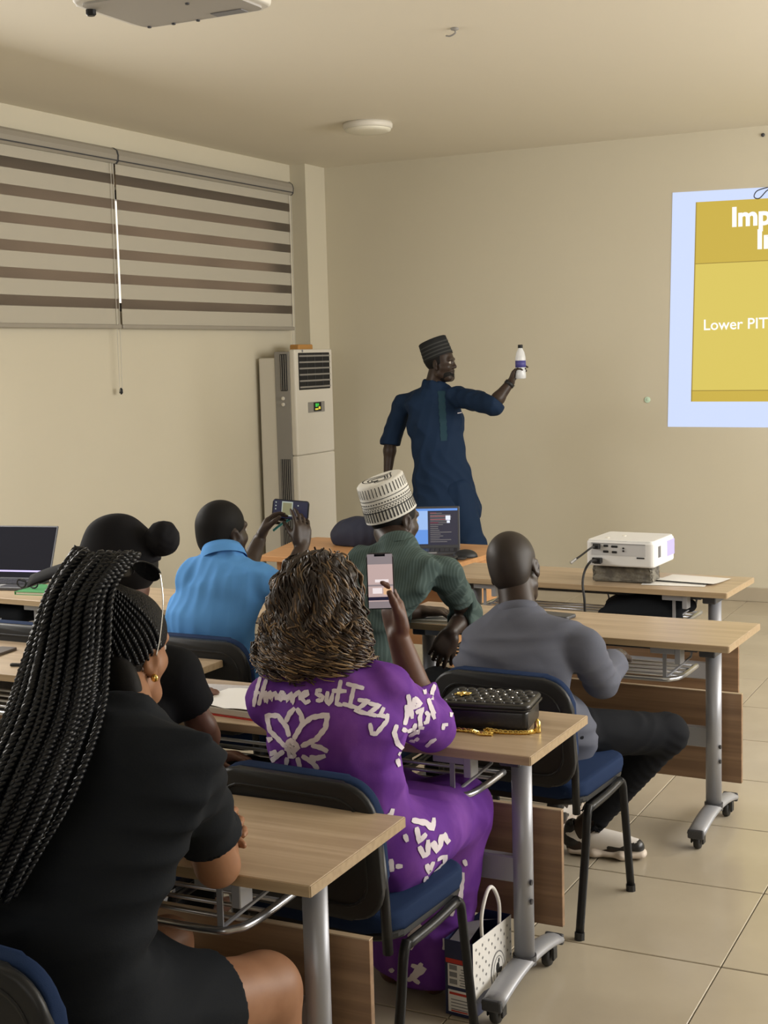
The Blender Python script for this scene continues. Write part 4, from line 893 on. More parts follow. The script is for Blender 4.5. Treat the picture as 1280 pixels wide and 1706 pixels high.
# ------------------------------------------------------------------ people
def shift(p, d): return tuple(V3(p)+V3(d))
def start(label, loc): return thing('person', label, 'person', loc)
def crop_hair(person, at, B, s=1.0, m='short_hair', low=-.03, front=.075):
    R, F, U = B
    P = [ell(at(0, -.0085, .026), (.0795*s, .0995*s, .0905*s), B, 0), ell(at(0, -.050, -.03), (.062*s, .05*s, .06*s), B, .03),
         cut(at(0, front, .03), F*.9+U*-.25, .16), cut(at(0, .0, low-.02), -U*1+F*.55, .2)]
    sdf_obj('hair', P, .004*max(1, s), M[m], person)

# ---- man in slate grey shirt
p = start('seated man with shaved head in slate grey shirt, black trousers and sneakers', (3.96, -5.6, 0))
y = 0
J = dict(R=(1, .03, 0), F=(0, 1, 0), pel=(3.95, -5.62, .555), wai=(3.935, -5.74, .66), che=(3.92, -5.79, .80), upc=(3.988, -5.76, 0.862), nek=(3.939, -5.73, 0.937), sw=1.10,
         head=(3.892, -5.66, 1.1), hf=(-.05, 1, -.12), hu=(-.22, 0, 1), hs=.97, shr=(4.16, -5.74, 0.857), shl=(3.817, -5.76, 0.853), elr=(4.143, -5.52, 0.705), wrr=(4.12, -5.28, .735), ell=(3.70, -5.52, .735), wrl=(3.84, -5.27, .74),
         hipr=(4.04, -5.58, .54), hipl=(3.86, -5.58, .54), knr=(4.288, -5.25, 0.473), knl=(3.84, -5.12, .50), anr=(3.985, -5.245, .10), anl=(3.80, -5.0, .10), toer=(1, .1, 0), toel=(0, 1, 0),
         handr=dict(d=(-.5, .85, 0), n=(0, 0, -1), side=-1), handl=dict(d=(.6, .8, 0), n=(0, 0, -1), side=1))
bp_, at, B = body_prims(J); sdf_obj('body', bp_, .006, M['skin_dark'], p); crop_hair(p, at, B, .97, 'shaved'); eyes(p, at, B, .97)
sh = shirt_prims(J, .012, sr=(.060, .056), hem=(3.955, -5.60, .50), collar=0, long_=dict(l=.8, r=.8))
so = sdf_obj('shirt', sh, .006, M['grey_shirt'], p, folds(.0055, 34, 11, (.3, .6, 1.3)))
collar_band(so[0], J, .070, .063, .045, M['grey_shirt'])
tr = []
for a in 'rl':
    h, k, n_ = V3(J['hip'+a]), V3(J['kn'+a]), V3(J['an'+a]); e = n_+nrm(k-n_)*.03
    tr += [cap(h, k, .088, .068, .05), cap(k, e-nrm(k-n_)*.02, .066, .054, .03), cut(e, n_-k, .09), cap(e+nrm(k-n_)*.02, n_, .05, None, .004, 's')]
tr.append(ell((3.95, -5.63, .55), (.19, .14, .10), None, .05)); sdf_obj('trousers', tr, .007, M['black_pants'], p, folds(.004, 40, 4))
def sneaker(person, heel, d, s=1.0):
    d = nrm((d[0], d[1], 0)); l = V3((-d[1], d[0], 0)); A = lambda f, u, z: V3(heel)+d*f*s+l*u*s+V3((0, 0, z))
    P = [cap(A(.02, 0, .075), A(.05, 0, .085), .036, .036, .02), cap(A(.03, 0, .05), A(.24, 0, .045), .036, .030, .02), cap(A(.10, 0, .07), A(.19, 0, .055), .034, .030, .03), cap(A(.04, 0, .09), A(.05, 0, .14), .028, .026, .004, 's')]
    up, _ = sdf_obj('shoe', P, .005, M['sneaker_white'], person)
    sdf_obj('sole', [loft([(A(.015, 0, .020), .040, .018), (A(.10, 0, .020), .043, .018), (A(.20, 0, .020), .046, .018), (A(.265, 0, .022), .030, .016)], l, 0, kk=.02), cut(A(.1, 0, .002), (0, 0, -1), .4)], .005, mat('sneaker_sole', (.60, .52, .45), .6), up)
    sdf_obj('heel_panel', [cap(A(.016, 0, .055), A(.02, 0, .095), .036, .033, 0), cap(A(.03, 0, .05), A(.075, 0, .05), .0372, .036, .02), cut(A(.1, 0, .035), (0, 0, -1), .3), cap(A(.04, 0, .09), A(.05, 0, .14), .029, .027, .004, 's')], .004, M['black_leather'], up)
    sdf_obj('toe_panel', [cap(A(.215, 0, .045), A(.242, 0, .043), .034, .031, 0), cap(A(.15, .012, .05), A(.20, .014, .045), .027, .024, .01), cap(A(.15, -.012, .05), A(.20, -.014, .045), .027, .024, .01), cut(A(.1, 0, .035), (0, 0, -1), .3)], .004, M['black_leather'], up)
    lc = []
    for k in range(5): f = .10+.022*k; z = .104-.011*k; lc.append(tube([A(f, -.024, z-.010), A(f+.006, 0, z), A(f, .024, z-.010)], .004, 6))
    obj('laces', join(*lc), M['black_cloth'], up, True, True)
sneaker(p, (3.925, -5.25, 0), (1, .12, 0)); sneaker(p, (3.80, -5.05, 0), (0, 1, 0))

# ---- man in sky blue polo holding up a phone
p = start('seated man in sky blue polo shirt photographing the slide with both hands', (2.70, -5.5, 0))
J = dict(R=(1, -.05, 0), F=(.05, 1, 0), pel=(2.70, -5.50, .55), wai=(2.69, -5.60, .68), che=(2.68, -5.63, .84), upc=(2.75, -5.61, 0.977), nek=(2.72, -5.58, 1.074), sw=1.04,
         head=(2.686, -5.53, 1.16), hf=(.30, 1, .06), hs=1.0, shr=(2.881, -5.58, 0.988), shl=(2.61, -5.62, 0.995), elr=(2.809, -5.3, 0.901), wrr=(2.794, -5.13, 1.048), ell=(2.639, -5.33, 0.937), wrl=(2.629, -5.18, 1.077),
         hipr=(2.79, -5.48, .54), hipl=(2.60, -5.48, .54), knr=(2.80, -5.05, .52), knl=(2.58, -5.05, .52), anr=(2.80, -5.02, .10), anl=(2.57, -5.02, .10))
J['handr'] = dict(d=V3((2.787, -5.1, 1.192))-V3(J['wrr']), n=(-.85, .5, .1), side=1, curl=(.25, .35, .45, .5), thumb=(.5, .55))
J['handl'] = dict(d=V3((2.649, -5.1, 1.184))-V3(J['wrl']), n=(.8, .55, .1), side=-1, curl=(.5, .55, .6, .6), thumb=(.5, .45))
bp_, at, B = body_prims(J); sdf_obj('body', bp_, .006, M['skin_dark'], p); crop_hair(p, at, B); eyes(p, at, B)
sh = shirt_prims(J, .012, sleeve=.72, sr=(.060, .062), hem=(2.70, -5.50, .48), collar=0)
so = sdf_obj('shirt', sh, .006, M['blue_polo'], p, folds(.0035, 32, 21, (1.2, .8, .25)))
collar_band(so[0], J, .070, .066, .035, M['blue_polo'], .022)
tr = [cap(J['hip'+a], J['kn'+a], .10, .08, .06) for a in 'rl']+[cap(J['kn'+a], J['an'+a], .08, .06, .03) for a in 'rl']
sdf_obj('trousers', tr, .009, M['black_pants'], p)
def phone(label, c, long_, nrm_, w, h, builder, group=None):
    """c centre; long_ the long axis; nrm_ outward normal of the screen"""
    t = thing('phone', label, 'phone', c, 0); U = nrm(long_); N = nrm(V3(nrm_)-U*(V3(nrm_)@U)); Rr = np.cross(U, N)
    mx = basis(Rr, U, N)
    obj('case', xf(prism(rrect(w, h, .012, 5), -.008, 0, .002, 1), mx), M['black_plastic'], t)
    q = lambda x0, x1, y0, y1, e: xf(box((w*(x0+x1)/2, h*(y0+y1)/2, .0006*e), (w*(x1-x0), h*(y1-y0), .0006)), mx)
    builder(t, q, mx); return t
def ph_land(t, q, mx):
    s = obj('screen', q(-.45, .45, -.47, .47, 1), M['e_navy'], t)
    obj('photo_view', q(-.34, .40, -.06, .24, 2), M['e_grey'], s); obj('photo_view', q(-.28, .34, -.035, .215, 3), M['e_tan'], s)
    for k in range(3): obj('camera_icon', q(-.04+.17*k, .02+.17*k, .39, .42, 2), M['e_grey'], s)
    obj('camera_icon', q(.2, .26, -.22, -.19, 2), M['e_grey'], s)
c = (2.718, -5.08, 1.19); cl = V3((2.644, -5.1, 1.193)); cr = V3((2.794, -5.06, 1.18))
phone('phone held level by the man in the blue polo, small yellow picture on its screen', c, cl-cr, (.42, -.9, .1), .078, .150, ph_land)
st = thing('phone_strap', 'teal strap dangling from the phone of the man in blue polo', 'strap', (2.676, -5.08, 1.124))
obj('strap', tube(spline([(2.719, -5.075, 1.156), (2.699, -5.08, 1.144), (2.677, -5.09, 1.13), (2.646, -5.1, 1.106)], 6), .005, 6, flat=.4), M['teal'], st, True, True)

# ---- man in green striped shirt and patterned cap
p = start('seated man in green striped shirt and white patterned kufi cap leaning on the desk', (3.27, -5.5, 0))
J = dict(R=(1, -.25, 0), F=(.25, 1, 0), pel=(3.24, -5.52, .55), wai=(3.235, -5.55, .70), che=(3.235, -5.52, .88), upc=(3.37, -5.44, 1.024), nek=(3.351, -5.4, 1.104), sw=1.02,
         head=(3.293, -5.32, 1.202), hf=(.40, 1, -.14), hu=(-.12, 0, 1), hs=1.0, shr=(3.514, -5.36, 1.006), shl=(3.234, -5.46, 1.052), elr=(3.468, -5.06, 0.81), wrr=(3.471, -5.22, 0.771), ell=(3.08, -5.15, .80), wrl=(3.24, -4.98, .79),
         hipr=(3.34, -5.50, .54), hipl=(3.15, -5.50, .54), knr=(3.36, -5.10, .52), knl=(3.15, -5.08, .52), anr=(3.36, -5.08, .10), anl=(3.15, -5.06, .10))
J['handr'] = dict(d=V3((3.428, -5.26, 0.679))-V3(J['wrr']), n=(-.4, .4, -.6), side=1, curl=(.5, .55, .6, .6), thumb=(.45, .4)); J['handl'] = dict(d=(1, .3, 0), n=(0, 0, -1), side=1)
bp_, at, B = body_prims(J); sdf_obj('body', bp_, .006, M['skin_dark'], p); eyes(p, at, B)
sh = shirt_prims(J, .013, sr=(.062, .056), hem=(3.24, -5.52, .48), collar=0, long_=dict(l=.75, r=.55))
so = sdf_obj('shirt', sh, .006, M['green_shirt'], p, folds(.0055, 34, 31, (1.0, .6, .6)))
collar_band(so[0], J, .072, .066, .028, M['green_shirt'])
sdf_obj('trousers', [cap(J['hip'+a], J['kn'+a], .10, .08, .06) for a in 'rl']+[cap(J['kn'+a], J['an'+a], .08, .06, .03) for a in 'rl'], .009, M['black_pants'], p)
def kufi(person, name, at, B, base_u, h, r0, r1, m, tilt=0.0, n=56):
    """soft round cap: local frame of the head"""
    R, F, U = B; Ut = nrm(U+F*tilt); Ft = np.cross(Ut, R); o = at(0, -.008, base_u)
    W = lambda a, z, g=0.0: o+(R*math.cos(a)*.93+Ft*math.sin(a)*1.12)*((r0+(r1-r0)*z/h)+g)+Ut*z
    V, Fc = [], []
    zs = [0, h*.25, h*.5, h*.75, h*.96, h, h*1.01]; gs_ = [0, 0, 0, 0, 0, -.006, -.014]
    for z, g in zip(zs, gs_):
        for k in range(n): V.append(tuple(W(2*PI*k/n, z, g)))
    for i in range(len(zs)-1):
        for k in range(n): Fc.append((i*n+k, i*n+(k+1) % n, (i+1)*n+(k+1) % n, (i+1)*n+k))
    b = (len(zs)-1)*n
    for z, g in ((.985, .45), (.975, .02)):
        s0 = len(V)
        for k in range(n): a = 2*PI*k/n; V.append(tuple(o+(R*math.cos(a)*.93+Ft*math.sin(a)*1.12)*(r1*g)+Ut*h*z))
        for k in range(n): Fc.append((b+k, b+(k+1) % n, s0+(k+1) % n, s0+k))
        b = s0
    Fc.append(tuple(b+k for k in range(n)))
    return obj(name, (V, Fc), m, person, True, True), W, (o, R, Ft, Ut)
cp, W, fr = kufi(p, 'cap', at, B, .012, .140, .094, .085, M['off_white'], -.46)
def band(W, a0, a1, z0, z1, g=.0015):
    n = max(1, int((a1-a0)/.12)); V, F = [], []
    for i in range(n+1):
        a = a0+(a1-a0)*i/n; V += [tuple(W(a, z0, g)), tuple(W(a, z1, g))]
    return V, [(2*i, 2*i+2, 2*i+3, 2*i+1) for i in range(n)]
g = []
for k in range(46): a = 2*PI*k/46; g.append(band(W, a, a+.058, .008, .046))
g.append(band(W, 0, 2*PI, .040, .0435)); g.append(band(W, 0, 2*PI, .061, .0635)); g.append(band(W, 0, 2*PI, .084, .0865))
for k in range(52): a = 2*PI*k/52; g.append(band(W, a, a+.05, .048, .053)); g.append(band(W, a+.06, a+.1, .055, .059)); g.append(band(W, a, a+.055, .069, .074))
for k in range(40): a = 2*PI*k/40; g.append(band(W, a, a+.035, .096, .130))
obj('cap_pattern', join(*g), M['black_print'], cp, True)
o_, R_, F_, U_ = fr
def top_line(pts, w):
    V, F = [], []
    for i, (x, y_) in enumerate(pts):
        q0 = V3((x, y_, 0)); t = V3(pts[min(i+1, len(pts)-1)])-V3(pts[max(i-1, 0)]); nn_ = nrm(V3((-t[1], t[0], 0)))*w
        for s in (-1, 1):
            q1 = q0+nn_*s; rr = math.hypot(q1[0]/.93, q1[1]/1.12)/.085; V.append(tuple(o_+R_*q1[0]+F_*q1[1]+U_*(.1382+.0045*max(0, rr-.40)/.55)))
    return V, [(2*i, 2*i+2, 2*i+3, 2*i+1) for i in range(len(pts)-1)]
heart = [(.026*16*math.sin(t)**3/16, .024*(13*math.cos(t)-5*math.cos(2*t)-2*math.cos(3*t)-math.cos(4*t))/16) for t in np.linspace(0, 2*PI, 40)]
obj('cap_heart_lines', join(*[top_line([(-x*s, -y_*s) for x, y_ in heart], .0026) for s in (1.2, 1.75, 2.5)]), M['black_print'], cp, True)
sdf_obj('hair', [ell(at(0, -.0085, .02), (.0795, .0985, .088), B, 0), cut(at(0, .055, .0), V3(B[1]), .16), cut(at(0, 0, -.045), -V3(B[2])+V3(B[1])*.5, .2)], .005, M['short_hair'], p)

# ---- standing presenter
p = start('standing presenter in navy kaftan and dark kufi cap pointing a water bottle at the slide', (1.83, -1.5, 0))
J = dict(R=(-.86, -.51, 0), F=(.51, -.86, 0), pel=(1.771, -1.5, 0.989), wai=(1.746, -1.5, 1.186), che=(1.733, -1.5, 1.344), upc=(1.718, -1.5, 1.474), nek=(1.73, -1.5, 1.599), sw=1.08,
         head=(1.773, -1.5, 1.743), hf=(.97, .05, .03), hu=(.0, 0, 1), hs=1.0, shr=(1.5, -1.5, 1.468), shl=(1.908, -1.5, 1.511), elr=(1.389, -1.48, 1.224), wrr=(1.38, -1.52, 0.997), ell=(2.191, -1.62, 1.467), wrl=(2.284, -1.55, 1.604),
         hipr=(1.704, -1.5, 0.888), hipl=(1.859, -1.5, 0.891), knr=(1.79, -1.5, .50), knl=(1.98, -1.5, .52), anr=(1.77, -1.48, .09), anl=(2.0, -1.5, .09), toer=(.5, -.85, 0), toel=(.7, -.7, 0))
J['handr'] = dict(d=(0, 0, -1), n=(.5, .5, 0), side=1, curl=(.3, .35, .4, .4)); J['handl'] = dict(d=V3((2.334, -1.55, 1.72))-V3(J['wrl']), n=(.75, .1, -.1), side=1, curl=(.55, .6, .65, .65), thumb=(.5, .6))
bp_, at, B = body_prims(J); sdf_obj('body', bp_, .006, M['skin_dark'], p); eyes(p, at, B)
sh = shirt_prims(J, .014, sr=(.068, .068), hem=(1.792, -1.5, 0.763), collar=.03, long_=dict(l=.18, r=.12), hemflare=.045)
ks = sdf_obj('kaftan', sh, .007, M['navy_kaftan'], p, folds(.0055, 28, 41, (.8, .8, .4)))
bv = bvh(ks[1])
g = ribbon([(1.843, -1.62, 1.555), (1.844, -1.62, 1.408), (1.848, -1.62, 1.234)], .045, bv, (-.51, .86, 0), .003, .012, False); obj('placket', g, M['navy_embroidery'], ks[0], True, True)
g = ribbon([(1.949, -1.6, 1.407), (1.987, -1.6, 1.41)], .006, bv, (-.51, .86, 0), .003, .01, False)
if g[0]: obj('pocket_mark', g, M['white_print'], ks[0], True)
sdf_obj('trousers', [cap(J['hip'+a], J['kn'+a], .115, .095, .03) for a in 'rl']+[cap(J['kn'+a], J['an'+a], .095, .075, .03) for a in 'rl'], .009, M['navy_kaftan'], p, folds(.005, 28, 5, (.8, .8, .4)))
for a in 'rl':
    sdf_obj('shoe', foot_prims(shift(J['an'+a], (0, 0, -.03)), J['toe'+a])[1:]+[cap(shift(J['an'+a], (0, 0, -.02)), shift(J['an'+a], (0, 0, -.05)), .043, .042, .02)], .007, M['black_leather'], p)
cp, W, fr = kufi(p, 'cap', at, B, .026, .125, .091, .086, M['dark_cap'], -.34)
obj('cap_band', join(*[band(W, 0, 2*PI, z, z+.008) for z in (.012, .035, .058, .082)]), M['dark_cap_band'], cp, True)
sdf_obj('hair', [ell(at(0, -.0085, .02), (.0795, .0985, .088), B, 0), cut(at(0, .03, .0), V3(B[1]), .16), cut(at(0, 0, -.04), -V3(B[2])+V3(B[1])*.5, .2)], .005, M['short_hair'], p)
sdf_obj('beard', [ell(at(0, .034, -.085), (.058, .060, .048), B, 0), cut(at(0, .0, -.072), V3(B[2])*.8+V3(B[1])*-.3, .2), ell(at(0, .092, -.064), (.028, .03, .012), B, .01, 's')], .005, M['short_hair'], p)
wl_ = V3(J['wrl']); wd = nrm(wl_-V3(J['ell'])); obj('wristband', tube([tuple(wl_-wd*.025), tuple(wl_-wd*.002)], .034, 16), M['black_plastic'], p, True, True)
bt = thing('water_bottle', 'clear water bottle with violet label raised in the presenter\'s hand', 'bottle', (2.353, -1.55, 1.625)); b0 = bt.location
obj('bottle_body', lathe([(.028, 0), (.033, .006), (.033, .03), (.031, .045), (.033, .06), (.033, .13), (.026, .165), (.014, .188), (.0135, .196)], 24, b0), M['bottle'], bt, True, True)
obj('water', lathe([(.027, .004), (.031, .008), (.031, .10), (.001, .101)], 20, b0), mat('bottled_water', (.70, .74, .82), .15, alpha=.5), bt, True, True)
obj('label', lathe([(.0338, .072), (.0338, .115)], 24, b0), M['bottle_label'], bt, True, True)
obj('bottle_cap', lathe([(.0155, .193), (.0155, .212), (.012, .214)], 16, b0), M['black_plastic'], bt, True, True)

# ---- woman in purple batik
p = start('seated woman with curly highlighted hair in purple batik dress raising a phone', (3.93, -6.85, 0))
J = dict(R=(1, .06, 0), F=(-.06, 1, 0), pel=(3.92, -6.84, .56), wai=(3.905, -6.885, .70), che=(3.895, -6.90, .86), upc=(3.876, -6.875, 0.939), nek=(3.853, -6.85, 1.013), sw=1.02,
         head=(3.815, -6.8, 1.167), hf=(.12, 1, -.03), hs=.98, shr=(4.006, -6.83, 0.962), shl=(3.723, -6.9, 0.926), elr=(4.001, -6.58, 0.81), wrr=(3.918, -6.57, 1.04), ell=(3.70, -6.60, .80), wrl=(3.84, -6.43, .79),
         hipr=(4.01, -6.82, .555), hipl=(3.83, -6.82, .555), knr=(4.015, -6.42, .53), knl=(3.80, -6.42, .53), anr=(3.94, -6.42, .09), anl=(3.80, -6.40, .09), **{'as': 1.12})
J['handr'] = dict(d=V3((3.88, -6.55, 1.176))-V3(J['wrr']), n=(-.42, -.90, .1), side=1, curl=(.40, .42, .46, .5), spread=.05, thumb=(.30, .35), s=1.06); J['handl'] = dict(d=(.8, .6, 0), n=(0, 0, -1), side=1)
bp_, at, B = body_prims(J); sdf_obj('body', bp_, .005, M['skin_deep'], p); eyes(p, at, B, .98)
sh = shirt_prims(J, .014, sr=(.064, .060), collar=0, long_=dict(l=.6, r=.42))
el_ = V3(J['elr']); sh += [cap(V3(J['shr'])+V3((.015, .02, -.05)), el_+V3((.02, .0, .0)), .055, .058, .04)]
dr = [cap(J['pel'], (3.92, -6.62, .55), .13, .11, .06)]
for a in 'rl':
    h, k, n_ = V3(J['hip'+a]), V3(J['kn'+a]), V3(J['an'+a])
    dr += [cap(h, k, .110, .092, .05), cap(k, n_+V3((0, .0, .0)), .090, .085, .04)]
dr += [cap((3.91, -6.46, .50), (3.91, -6.44, .10), .10, .10, .08), cut((3.91, -6.43, .035), (0, 0, -1), .5)]
ds = sdf_obj('dress', sh+dr, .006, M['purple'], p, folds(.0045, 32, 52, (.8, .7, .7)))
bv = bvh(ds[1]); D0 = (-.44, .87, -.20); LT = []
LT.append(ribbon([(3.75,-7.02,1.013),(3.734,-7.02,0.939)], .0105, bv, D0, .002, 0.005))
LT.append(ribbon([(3.769,-7.02,1.009),(3.749,-7.02,0.944)], .0105, bv, D0, .002, 0.005))
LT.append(ribbon([(3.735,-7.02,0.974),(3.752,-7.02,0.975)], .0105, bv, D0, .002, 0.005))
LT.append(ribbon([(3.759,-7.02,0.972),(3.769,-7.02,0.977),(3.768,-7.02,0.952)], .0105, bv, D0, .002, 0.005))
LT.append(ribbon([(3.774,-7.02,0.974),(3.769,-7.02,0.952),(3.774,-7.02,0.97),(3.782,-7.02,0.978),(3.785,-7.02,0.974),(3.784,-7.02,0.959),(3.787,-7.02,0.971),(3.797,-7.02,0.978),(3.8,-7.02,0.974),(3.8,-7.02,0.961)], .0105, bv, D0, .002, 0.005))
LT.append(ribbon([(3.825,-7.02,0.98),(3.814,-7.02,0.981),(3.807,-7.02,0.967),(3.815,-7.02,0.962),(3.825,-7.02,0.977),(3.826,-7.02,0.963)], .0105, bv, D0, .002, 0.005))
LT.append(ribbon([(3.834,-7.02,0.978),(3.833,-7.02,0.961),(3.835,-7.02,0.972),(3.844,-7.02,0.982),(3.846,-7.02,0.959)], .0105, bv, D0, .002, 0.005))
LT.append(ribbon([(3.85,-7.02,0.978),(3.846,-7.02,0.957),(3.851,-7.02,0.974),(3.865,-7.02,0.988),(3.87,-7.02,0.981),(3.869,-7.02,0.967)], .0105, bv, D0, .002, 0.005))
LT.append(ribbon([(3.876,-7.02,0.976),(3.891,-7.02,0.983),(3.889,-7.02,0.99),(3.878,-7.02,0.985),(3.876,-7.02,0.97),(3.885,-7.02,0.962),(3.898,-7.02,0.969)], .0105, bv, D0, .002, 0.005))
LT.append(ribbon([(3.93,-7.02,0.996),(3.917,-7.02,0.995),(3.915,-7.02,0.986),(3.933,-7.02,0.981),(3.929,-7.02,0.972),(3.913,-7.02,0.97)], .0105, bv, D0, .002, 0.005))
LT.append(ribbon([(3.946,-7.02,0.995),(3.942,-7.02,0.973),(3.949,-7.02,0.964),(3.955,-7.02,0.974),(3.96,-7.02,0.992)], .0105, bv, D0, .002, 0.005))
LT.append(ribbon([(3.982,-7.02,1.025),(3.969,-7.02,0.967),(3.986,-7.02,0.964)], .0105, bv, D0, .002, 0.005))
LT.append(ribbon([(3.957,-7.02,0.997),(3.997,-7.02,0.999)], .0105, bv, D0, .002, 0.005))
LT.append(ribbon([(3.996,-7.02,1.017),(4.044,-7.02,1.009)], .0105, bv, D0, .002, 0.005))
LT.append(ribbon([(4.017,-7.02,1.011),(4.005,-7.02,0.964)], .0105, bv, D0, .002, 0.005))
LT.append(ribbon([(3.985,-7.02,0.968),(4.025,-7.02,0.961)], .0105, bv, D0, .002, 0.005))
LT.append(ribbon([(4.026,-7.02,0.98),(4.055,-7.02,0.979),(4.02,-7.02,0.954),(4.054,-7.02,0.948)], .0105, bv, D0, .002, 0.005))
LT.append(ribbon([(4.055,-7.02,0.974),(4.084,-7.02,0.969),(4.053,-7.02,0.949),(4.076,-7.02,0.945)], .0105, bv, D0, .002, 0.005))
LT.append(ribbon([(4.076,-7.02,0.945),(4.085,-7.02,0.946),(4.096,-7.02,0.966)], .0105, bv, D0, .002, 0.005))
LT.append(ribbon([(4.085,-7.02,0.946),(4.103,-7.02,0.944),(4.107,-7.02,0.951)], .0105, bv, D0, .002, 0.005))
LT.append(ribbon([(4.105,-7.02,0.951),(4.103,-7.02,0.934),(4.074,-7.02,0.903),(4.062,-7.02,0.903),(4.058,-7.02,0.927)], .0105, bv, D0, .002, 0.005))
obj('white_lettering', join(*[g for g in LT if g[0]]), M['white_print'], ds[0], True, True, kind='stuff'); LT = []
LT.append(ribbon([(3.828,-7.02,0.852),(3.782,-7.02,0.883),(3.771,-7.02,0.92),(3.807,-7.02,0.923),(3.832,-7.02,0.899),(3.839,-7.02,0.877)], .0125, bv, D0, .002, 0.005))
LT.append(ribbon([(3.851,-7.02,0.872),(3.875,-7.02,0.909),(3.902,-7.02,0.929),(3.945,-7.02,0.939),(3.939,-7.02,0.907),(3.913,-7.02,0.878),(3.871,-7.02,0.857)], .0125, bv, D0, .002, 0.005))
LT.append(ribbon([(3.829,-7.02,0.911),(3.84,-7.02,0.932),(3.855,-7.02,0.947)], .0125, bv, D0, .002, 0.005))
LT.append(ribbon([(3.86,-7.02,0.947),(3.873,-7.02,0.932),(3.877,-7.02,0.91),(3.87,-7.02,0.907)], .0125, bv, D0, .002, 0.005))
LT.append(ribbon([(3.83,-7.02,0.858),(3.84,-7.02,0.842),(3.86,-7.02,0.853),(3.844,-7.02,0.866),(3.83,-7.02,0.85),(3.85,-7.02,0.863),(3.839,-7.02,0.83),(3.856,-7.02,0.838)], 0.018, bv, D0, .002, 0.005))
LT.append(ribbon([(3.758,-7.02,0.839),(3.771,-7.02,0.858),(3.789,-7.02,0.866)], .0125, bv, D0, .002, 0.005))
LT.append(ribbon([(3.759,-7.02,0.835),(3.776,-7.02,0.823),(3.801,-7.02,0.836)], .0125, bv, D0, .002, 0.005))
LT.append(ribbon([(3.823,-7.02,0.84),(3.803,-7.02,0.826),(3.775,-7.02,0.801)], .0125, bv, D0, .002, 0.005))
LT.append(ribbon([(3.831,-7.02,0.825),(3.825,-7.02,0.801)], .0125, bv, D0, .002, 0.005))
LT.append(ribbon([(3.86,-7.02,0.829),(3.866,-7.02,0.804)], .0125, bv, D0, .002, 0.005))
LT.append(ribbon([(3.872,-7.02,0.834),(3.898,-7.02,0.822),(3.916,-7.02,0.804)], .0125, bv, D0, .002, 0.005))
LT.append(ribbon([(3.899,-7.02,0.863),(3.925,-7.02,0.859),(3.944,-7.02,0.851)], .0125, bv, D0, .002, 0.005))
LT.append(ribbon([(3.893,-7.02,0.833),(3.914,-7.02,0.832),(3.937,-7.02,0.84)], .0125, bv, D0, .002, 0.005))
LT.append(ribbon([(3.898,-7.02,0.828),(3.911,-7.02,0.826)], .0125, bv, D0, .002, 0.005))
obj('white_flower', join(*[g for g in LT if g[0]]), M['white_print'], ds[0], True, True, kind='stuff'); LT = []
LT.append(ribbon([(4.043,-6.72,0.984),(4.062,-6.72,0.983),(4.078,-6.72,0.967)], .0115, bv, D0, .002, 0.005))
LT.append(ribbon([(4.048,-6.72,0.96),(4.064,-6.72,0.952),(4.062,-6.72,0.93)], .0115, bv, D0, .002, 0.005))
LT.append(ribbon([(4.076,-6.72,0.958),(4.094,-6.72,0.948),(4.082,-6.72,0.921),(4.094,-6.72,0.92)], 0.012, bv, D0, .002, 0.005))
LT.append(ribbon([(4.011,-6.72,0.933),(4.015,-6.72,0.911),(4.021,-6.72,0.872)], .0115, bv, D0, .002, 0.005))
LT.append(ribbon([(4.006,-6.72,0.906),(4.007,-6.72,0.879),(3.999,-6.72,0.856)], .0115, bv, D0, .002, 0.005))
LT.append(ribbon([(4.028,-6.72,0.925),(4.046,-6.72,0.909),(4.027,-6.72,0.899),(4.028,-6.72,0.925)], .0115, bv, D0, .002, 0.005))
LT.append(ribbon([(4.031,-6.72,0.886),(4.051,-6.72,0.896),(4.043,-6.72,0.874),(4.045,-6.72,0.847),(4.056,-6.72,0.846)], .0115, bv, D0, .002, 0.005))
LT.append(ribbon([(4.06,-6.72,0.888),(4.069,-6.72,0.88),(4.064,-6.72,0.862),(4.054,-6.72,0.859)], .0115, bv, D0, .002, 0.005))
LT.append(ribbon([(4.07,-6.72,0.92),(4.079,-6.72,0.895),(4.088,-6.72,0.882)], .0115, bv, D0, .002, 0.005))
LT.append(ribbon([(4.079,-6.72,0.89),(4.087,-6.72,0.869)], .0115, bv, D0, .002, 0.005))
LT.append(ribbon([(4.006,-6.72,0.839),(4.025,-6.72,0.843),(4.031,-6.72,0.859)], .0115, bv, D0, .002, 0.005))
LT.append(ribbon([(4.013,-6.72,0.822),(4.023,-6.72,0.828),(4.04,-6.72,0.84),(4.037,-6.72,0.829)], .0115, bv, D0, .002, 0.005))
LT.append(ribbon([(4.015,-6.72,0.807),(4.029,-6.72,0.806),(4.041,-6.72,0.818)], .0115, bv, D0, .002, 0.005))
LT.append(ribbon([(3.978,-6.72,0.857),(3.97,-6.72,0.838),(3.979,-6.72,0.81),(3.993,-6.72,0.796)], .0115, bv, D0, .002, 0.005))
LT.append(ribbon([(3.98,-6.72,0.786),(3.997,-6.72,0.778)], .0115, bv, D0, .002, 0.005))
LT.append(ribbon([(3.976,-6.72,0.772),(3.982,-6.72,0.75)], .0115, bv, D0, .002, 0.005))
LT.append(ribbon([(4.113,-6.72,0.839),(4.115,-6.72,0.852),(4.129,-6.72,0.853)], .0115, bv, D0, .002, 0.005))
LT.append(ribbon([(4.064,-6.72,0.79),(4.077,-6.72,0.806),(4.093,-6.72,0.815)], .0115, bv, D0, .002, 0.005))
LT.append(ribbon([(4.138,-6.72,0.906),(4.145,-6.72,0.887),(4.139,-6.72,0.872)], .0115, bv, D0, .002, 0.005))
